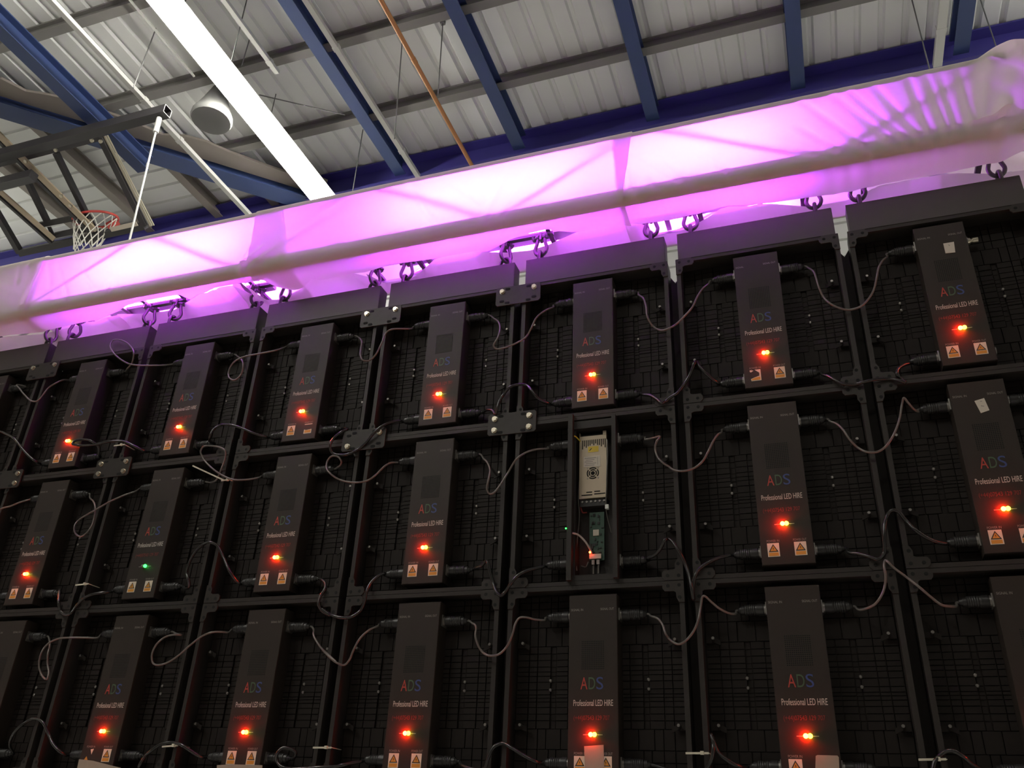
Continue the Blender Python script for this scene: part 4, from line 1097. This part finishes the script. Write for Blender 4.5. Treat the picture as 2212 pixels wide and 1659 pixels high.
POW = [
 (0, 0, px((A, [(-20, 1168), (50, 1182), (100, 1216), (142, 1270), (190, 1322), (228, 1352)]))),
 (1, 0, px((A, [(635, 1310), (632, 1262), (590, 1225), (530, 1213), (478, 1222), (464, 1240), (510, 1250), (600, 1246), (700, 1226), (790, 1225), (850, 1250), (905, 1278), (935, 1290)]))),
 (2, 0, px((A, [(1344, 1225), (1346, 1190), (1366, 1150), (1410, 1122), (1480, 1120), (1560, 1145), (1630, 1175), (1700, 1196)]))),
 (3, 0, px((B, [(130, 1138), (150, 1146), (110, 1166), (62, 1205), (38, 1250), (52, 1296), (100, 1312), (160, 1305), (220, 1275), (270, 1230), (320, 1170), (380, 1122), (440, 1101), (490, 1094)]))),
 (4, 0, px((B, [(1040, 1024), (1075, 1026), (1096, 1050), (1108, 1015), (1122, 970), (1152, 920), (1192, 876), (1240, 862), (1290, 864), (1330, 900), (1362, 942), (1402, 970), (1440, 983)]))),
 (5, 0, px((B, [(2040, 925), (2085, 930), (2130, 955), (2160, 979), (2185, 970)]), (Cc, [(20, 915), (62, 888), (110, 830), (150, 760), (172, 700), (184, 690), (205, 722), (250, 770), (298, 812), (325, 828)]))),
 (6, 0, px((Cc, [(965, 772), (1002, 782), (1050, 810), (1100, 830), (1160, 832), (1230, 815), (1300, 801), (1380, 798), (1440, 808), (1476, 820), (1450, 798), (1426, 768), (1432, 738), (1470, 711), (1505, 702)]))),
 (1, 1, px((D, [(382, 520), (378, 560), (376, 605), (388, 652), (420, 680), (455, 668), (490, 620), (540, 572), (600, 546), (680, 535), (715, 531)]))),
 (2, 1, px((D, [(1190, 512), (1212, 495), (1205, 450), (1195, 410), (1204, 365), (1240, 290), (1290, 236), (1340, 215), (1390, 236), (1430, 310), (1470, 400), (1510, 458), (1538, 482)]))),
 (3, 1, px((D, [(2060, 455), (2082, 480), (2078, 515), (2050, 560), (2038, 610), (2060, 652), (2110, 680)]), (Ee, [(-10, 645), (50, 681), (120, 698), (180, 690), (234, 650), (260, 590), (272, 530), (300, 475), (345, 432), (385, 413)]))),
 (4, 1, px((Ee, [(965, 382), (1005, 366), (1036, 335), (1048, 345), (1060, 400), (1080, 470), (1108, 540), (1132, 556), (1160, 530), (1202, 470), (1250, 420), (1330, 386), (1410, 370)]))),
 (5, 1, px((Ee, [(2065, 318), (2110, 300), (2150, 260), (2180, 200)]), (F, [(8, 185), (32, 200), (70, 255), (108, 325), (138, 410), (156, 500), (166, 560), (163, 490), (178, 412), (210, 366), (270, 326), (330, 302), (395, 287)]))),
 (6, 1, px((F, [(1130, 272), (1180, 278), (1250, 295), (1305, 312), (1345, 275), (1345, 180), (1350, 100), (1366, 42), (1395, 10), (1430, 16), (1480, 72), (1540, 132), (1610, 180), (1680, 208), (1735, 217)]))),
 (1, 2, px((D, [(64, 1520), (76, 1460), (130, 1392), (190, 1352), (240, 1346), (280, 1376), (310, 1440), (342, 1510), (390, 1558), (425, 1577)]))),
 (2, 2, px((D, [(912, 1612), (890, 1650), (900, 1628), (930, 1582), (972, 1545), (1030, 1507), (1100, 1496), (1170, 1516), (1230, 1556), (1292, 1592)]))),
 (3, 2, px((D, [(1878, 1600), (1892, 1560), (1850, 1535), (1808, 1532), (1776, 1562), (1772, 1605), (1800, 1650), (1900, 1665), (2050, 1655)]), (Ee, [(60, 1652), (120, 1640), (180, 1626), (240, 1617)]))),
 (4, 2, px((Ee, [(880, 1640), (960, 1668), (1025, 1664), (1052, 1590), (1086, 1526), (1140, 1502), (1200, 1530), (1280, 1580), (1350, 1616), (1385, 1628)]))),
 (5, 2, px((F, [(130, 1650), (220, 1630), (270, 1570), (288, 1490), (284, 1420), (276, 1400), (290, 1440), (320, 1508), (370, 1552), (430, 1588), (480, 1602)]))),
 (6, 2, px((F, [(1250, 1640), (1450, 1680), (1630, 1640), (1662, 1562), (1712, 1512), (1765, 1497), (1830, 1530), (1900, 1590)]))),
]
SIDE = ['top', 'middle', 'bottom']
CL = {('s', 1, 0): 'grey signal cable with a wide loop rising over a header beam, top row', ('s', 2, 0): 'grey signal cable with a small round loop hanging beside the post, top row',
      ('s', 2, 1): 'grey signal cable passing a long loose white zip tie, middle row', ('s', 4, 1): 'grey signal cable dipping in a deep V left of the opened panel',
      ('s', 5, 1): 'grey signal cable hooking back right of the opened panel', ('s', 1, 2): 'grey signal cable with a long narrow loop at lower left',
      ('s', 6, 2): 'grey signal cable with a sharp bend at lower right, bottom row', ('p', 3, 0): 'black power cable looped across a joining plate with two diagonal bolts',
      ('p', 4, 1): 'black power cable dipping to a V left of the opened panel', ('p', 5, 1): 'black power cable right of the opened panel, dipping into the gap',
      ('p', 1, 0): 'black power cable crossing a red light in the top row at left', ('p', 6, 1): 'black power cable arching high in the rightmost gap, middle row'}
for port, tab in (('s', SIG), ('p', POW)):
    for k, r, pix in tab:
        lab = CL.get((port, k, r)) or '%s cable joining the %s and %s panels of the %s row' % ('grey signal' if port == 's' else 'black power', ORD[k], ORD[k + 1], SIDE[r])
        cable(k, r, port, pix, lab, ymid=-.017 if port == 's' else -.013)
# loose plug ends at the picture edges
for k, r, side, port, m in ((1, 1, -1, 'p', 0), (7, 1, 1, 's', 0)):
    e = plug_end(k, r, side, port); root = empty('cable_plug', e, 'black plug in the %s' % ('power inlet at the left edge, middle row' if side < 0 else 'signal outlet at the right edge, middle row'), 'plug')
    o = link('plug', ME['plug'], root, (-.068 * side, 0, 0)); o.rotation_euler = (0, 0, 0 if side > 0 else PI)
    link('cord', MB().tube(spline([(-.004 * side, 0, 0), (.01 * side, 0, 0), (.07 * side, -.02, -.03), (.12 * side, -.03, -.02)], 6), .003, 8).mesh('cord', CORD_G), root)
e = Vector((3.5 + .3155, .032, SIG_Z)); root = empty('cable_plug', e, 'silver metal plug on the top right panel beside its paper tag', 'plug')
link('plug', MB().lathe_x([(0, .010), (.010, .010), (.010, .006), (.016, .006), (.016, .0085), (.030, .0085)], 0, 0, 12).mesh('plug', STEEL, 40), root)

# zip ties ----------------------------------------------------------------------------
def ziptie(p, q, lab, y=-.012, tail=None):
    a, b = at_y(*p, y), at_y(*q, y); d = (b - a).normalized()
    r = empty('zip_tie', (a + b) / 2, lab, 'zip tie', 'white zip ties'); o = (a + b) / 2
    link('strap', MB().bar(a - o, b - o, .0015, .0045, (0, 0, 1)).bar(b - o, b - o + Vector((0, .05, 0)), .0045, .0015).mesh('strap', ZIP), r)
    h = a.lerp(b, .72) - o
    link('lock_head', MB().box(h.x - .004, h.x + .004, -.004, .003, h.z - .0035, h.z + .0045).mesh('lock_head', ZIP), r)
    if tail:
        t = at_y(*tail, y - .02); link('tail', MB().bar(a.lerp(b, .3) - o, t - o, .0015, .0045, (0, 0, 1)).mesh('tail', ZIP), r)
ziptie((246, 963), (269, 960), 'short white zip tie near the leftmost lit red light, top row')
ziptie((478, 1038), (497, 1036), 'white zip tie with a long slanting tail, middle row left', -.012, (416, 1006))
ziptie((163, 1264), (191, 1261), 'short white zip tie at the left end of the middle row')
ziptie((350, 1613), (385, 1610), 'white zip tie below a black cable arch, second gap at the bottom')
ziptie((676, 1615), (716, 1615), 'white zip tie across the third gap at the bottom')
ziptie((1481, 1627), (1531, 1627), 'white zip tie across the gap right of the taped panel, bottom')
ziptie((1984, 1641), (2044, 1640), 'white zip tie across the rightmost gap at the bottom')

# tape and paper tags --------------------------------------------------------------------
def patch(name, pts, y, m, lab, cat, marks=None, th=.0006):
    w_ = [at_y(u, v, y) for u, v in pts]; c = sum(w_, Vector()) / len(w_)
    mb = MB().prism([(p.x - c.x, p.z - c.z) for p in w_], -th, 0, 0)
    if marks:
        for (u0, v0), (u1, v1) in marks:
            a, b = at_y(u0, v0, y), at_y(u1, v1, y); mb.bar(a - c + Vector((0, -th - .0001, 0)), b - c + Vector((0, -th - .0001, 0)), .0003, .0016, (0, 0, 1), 1)
    o = link(name, mb.mesh(name, [m, GREYP]), None, c); tag(o, lab, cat)
patch('tape_strip', [(1262, 1612), (1304, 1609), (1306, 1690), (1264, 1690)], -.0020, TAPE, 'beige tape strip between the two warning stickers, bottom row', 'tape')
patch('tape_strip', [(1762, 1633), (1766, 1631), (1809, 1632), (1812, 1636), (1815, 1700), (1760, 1700)], -.0020, TAPE, 'grey rounded tape patch over a right warning sticker, bottom row', 'tape')
patch('tape_strip', [(171, 1640), (200, 1643), (262, 1659), (300, 1690), (160, 1690)], -.0022, TAPE, 'grey tape sheet at the lower left covering a torn sticker', 'tape')
patch('tape_strip', [(469, 1653), (500, 1651), (567, 1653), (566, 1690), (466, 1690)], -.0022, TAPE, 'grey tape sheet below two warning stickers, bottom edge', 'tape')
k = .349
patch('paper_tag', [(1440 + 1712 * k, 1508 * k), (1440 + 1778 * k, 1497 * k), (1440 + 1787 * k, 1562 * k), (1440 + 1750 * k, 1566 * k), (1440 + 1726 * k, 1568 * k)], -.0016, PAPER, 'small white paper tag on the top right panel cover', 'tag',
      [((1440 + 1745 * k, 1515 * k), (1440 + 1752 * k, 1522 * k))])
patch('paper_tag', [(1440 + 1905 * k, 540 + 935 * k), (1440 + 1965 * k, 540 + 917 * k), (1440 + 1998 * k, 540 + 992 * k), (1440 + 1945 * k, 540 + 1010 * k)], -.0016, PAPER, 'tilted white paper tag on the middle right panel cover', 'tag',
      [((1440 + 1945 * k, 540 + 965 * k), (1440 + 1965 * k, 540 + 968 * k)), ((1440 + 1940 * k, 540 + 938 * k), (1440 + 1952 * k, 540 + 936 * k))])
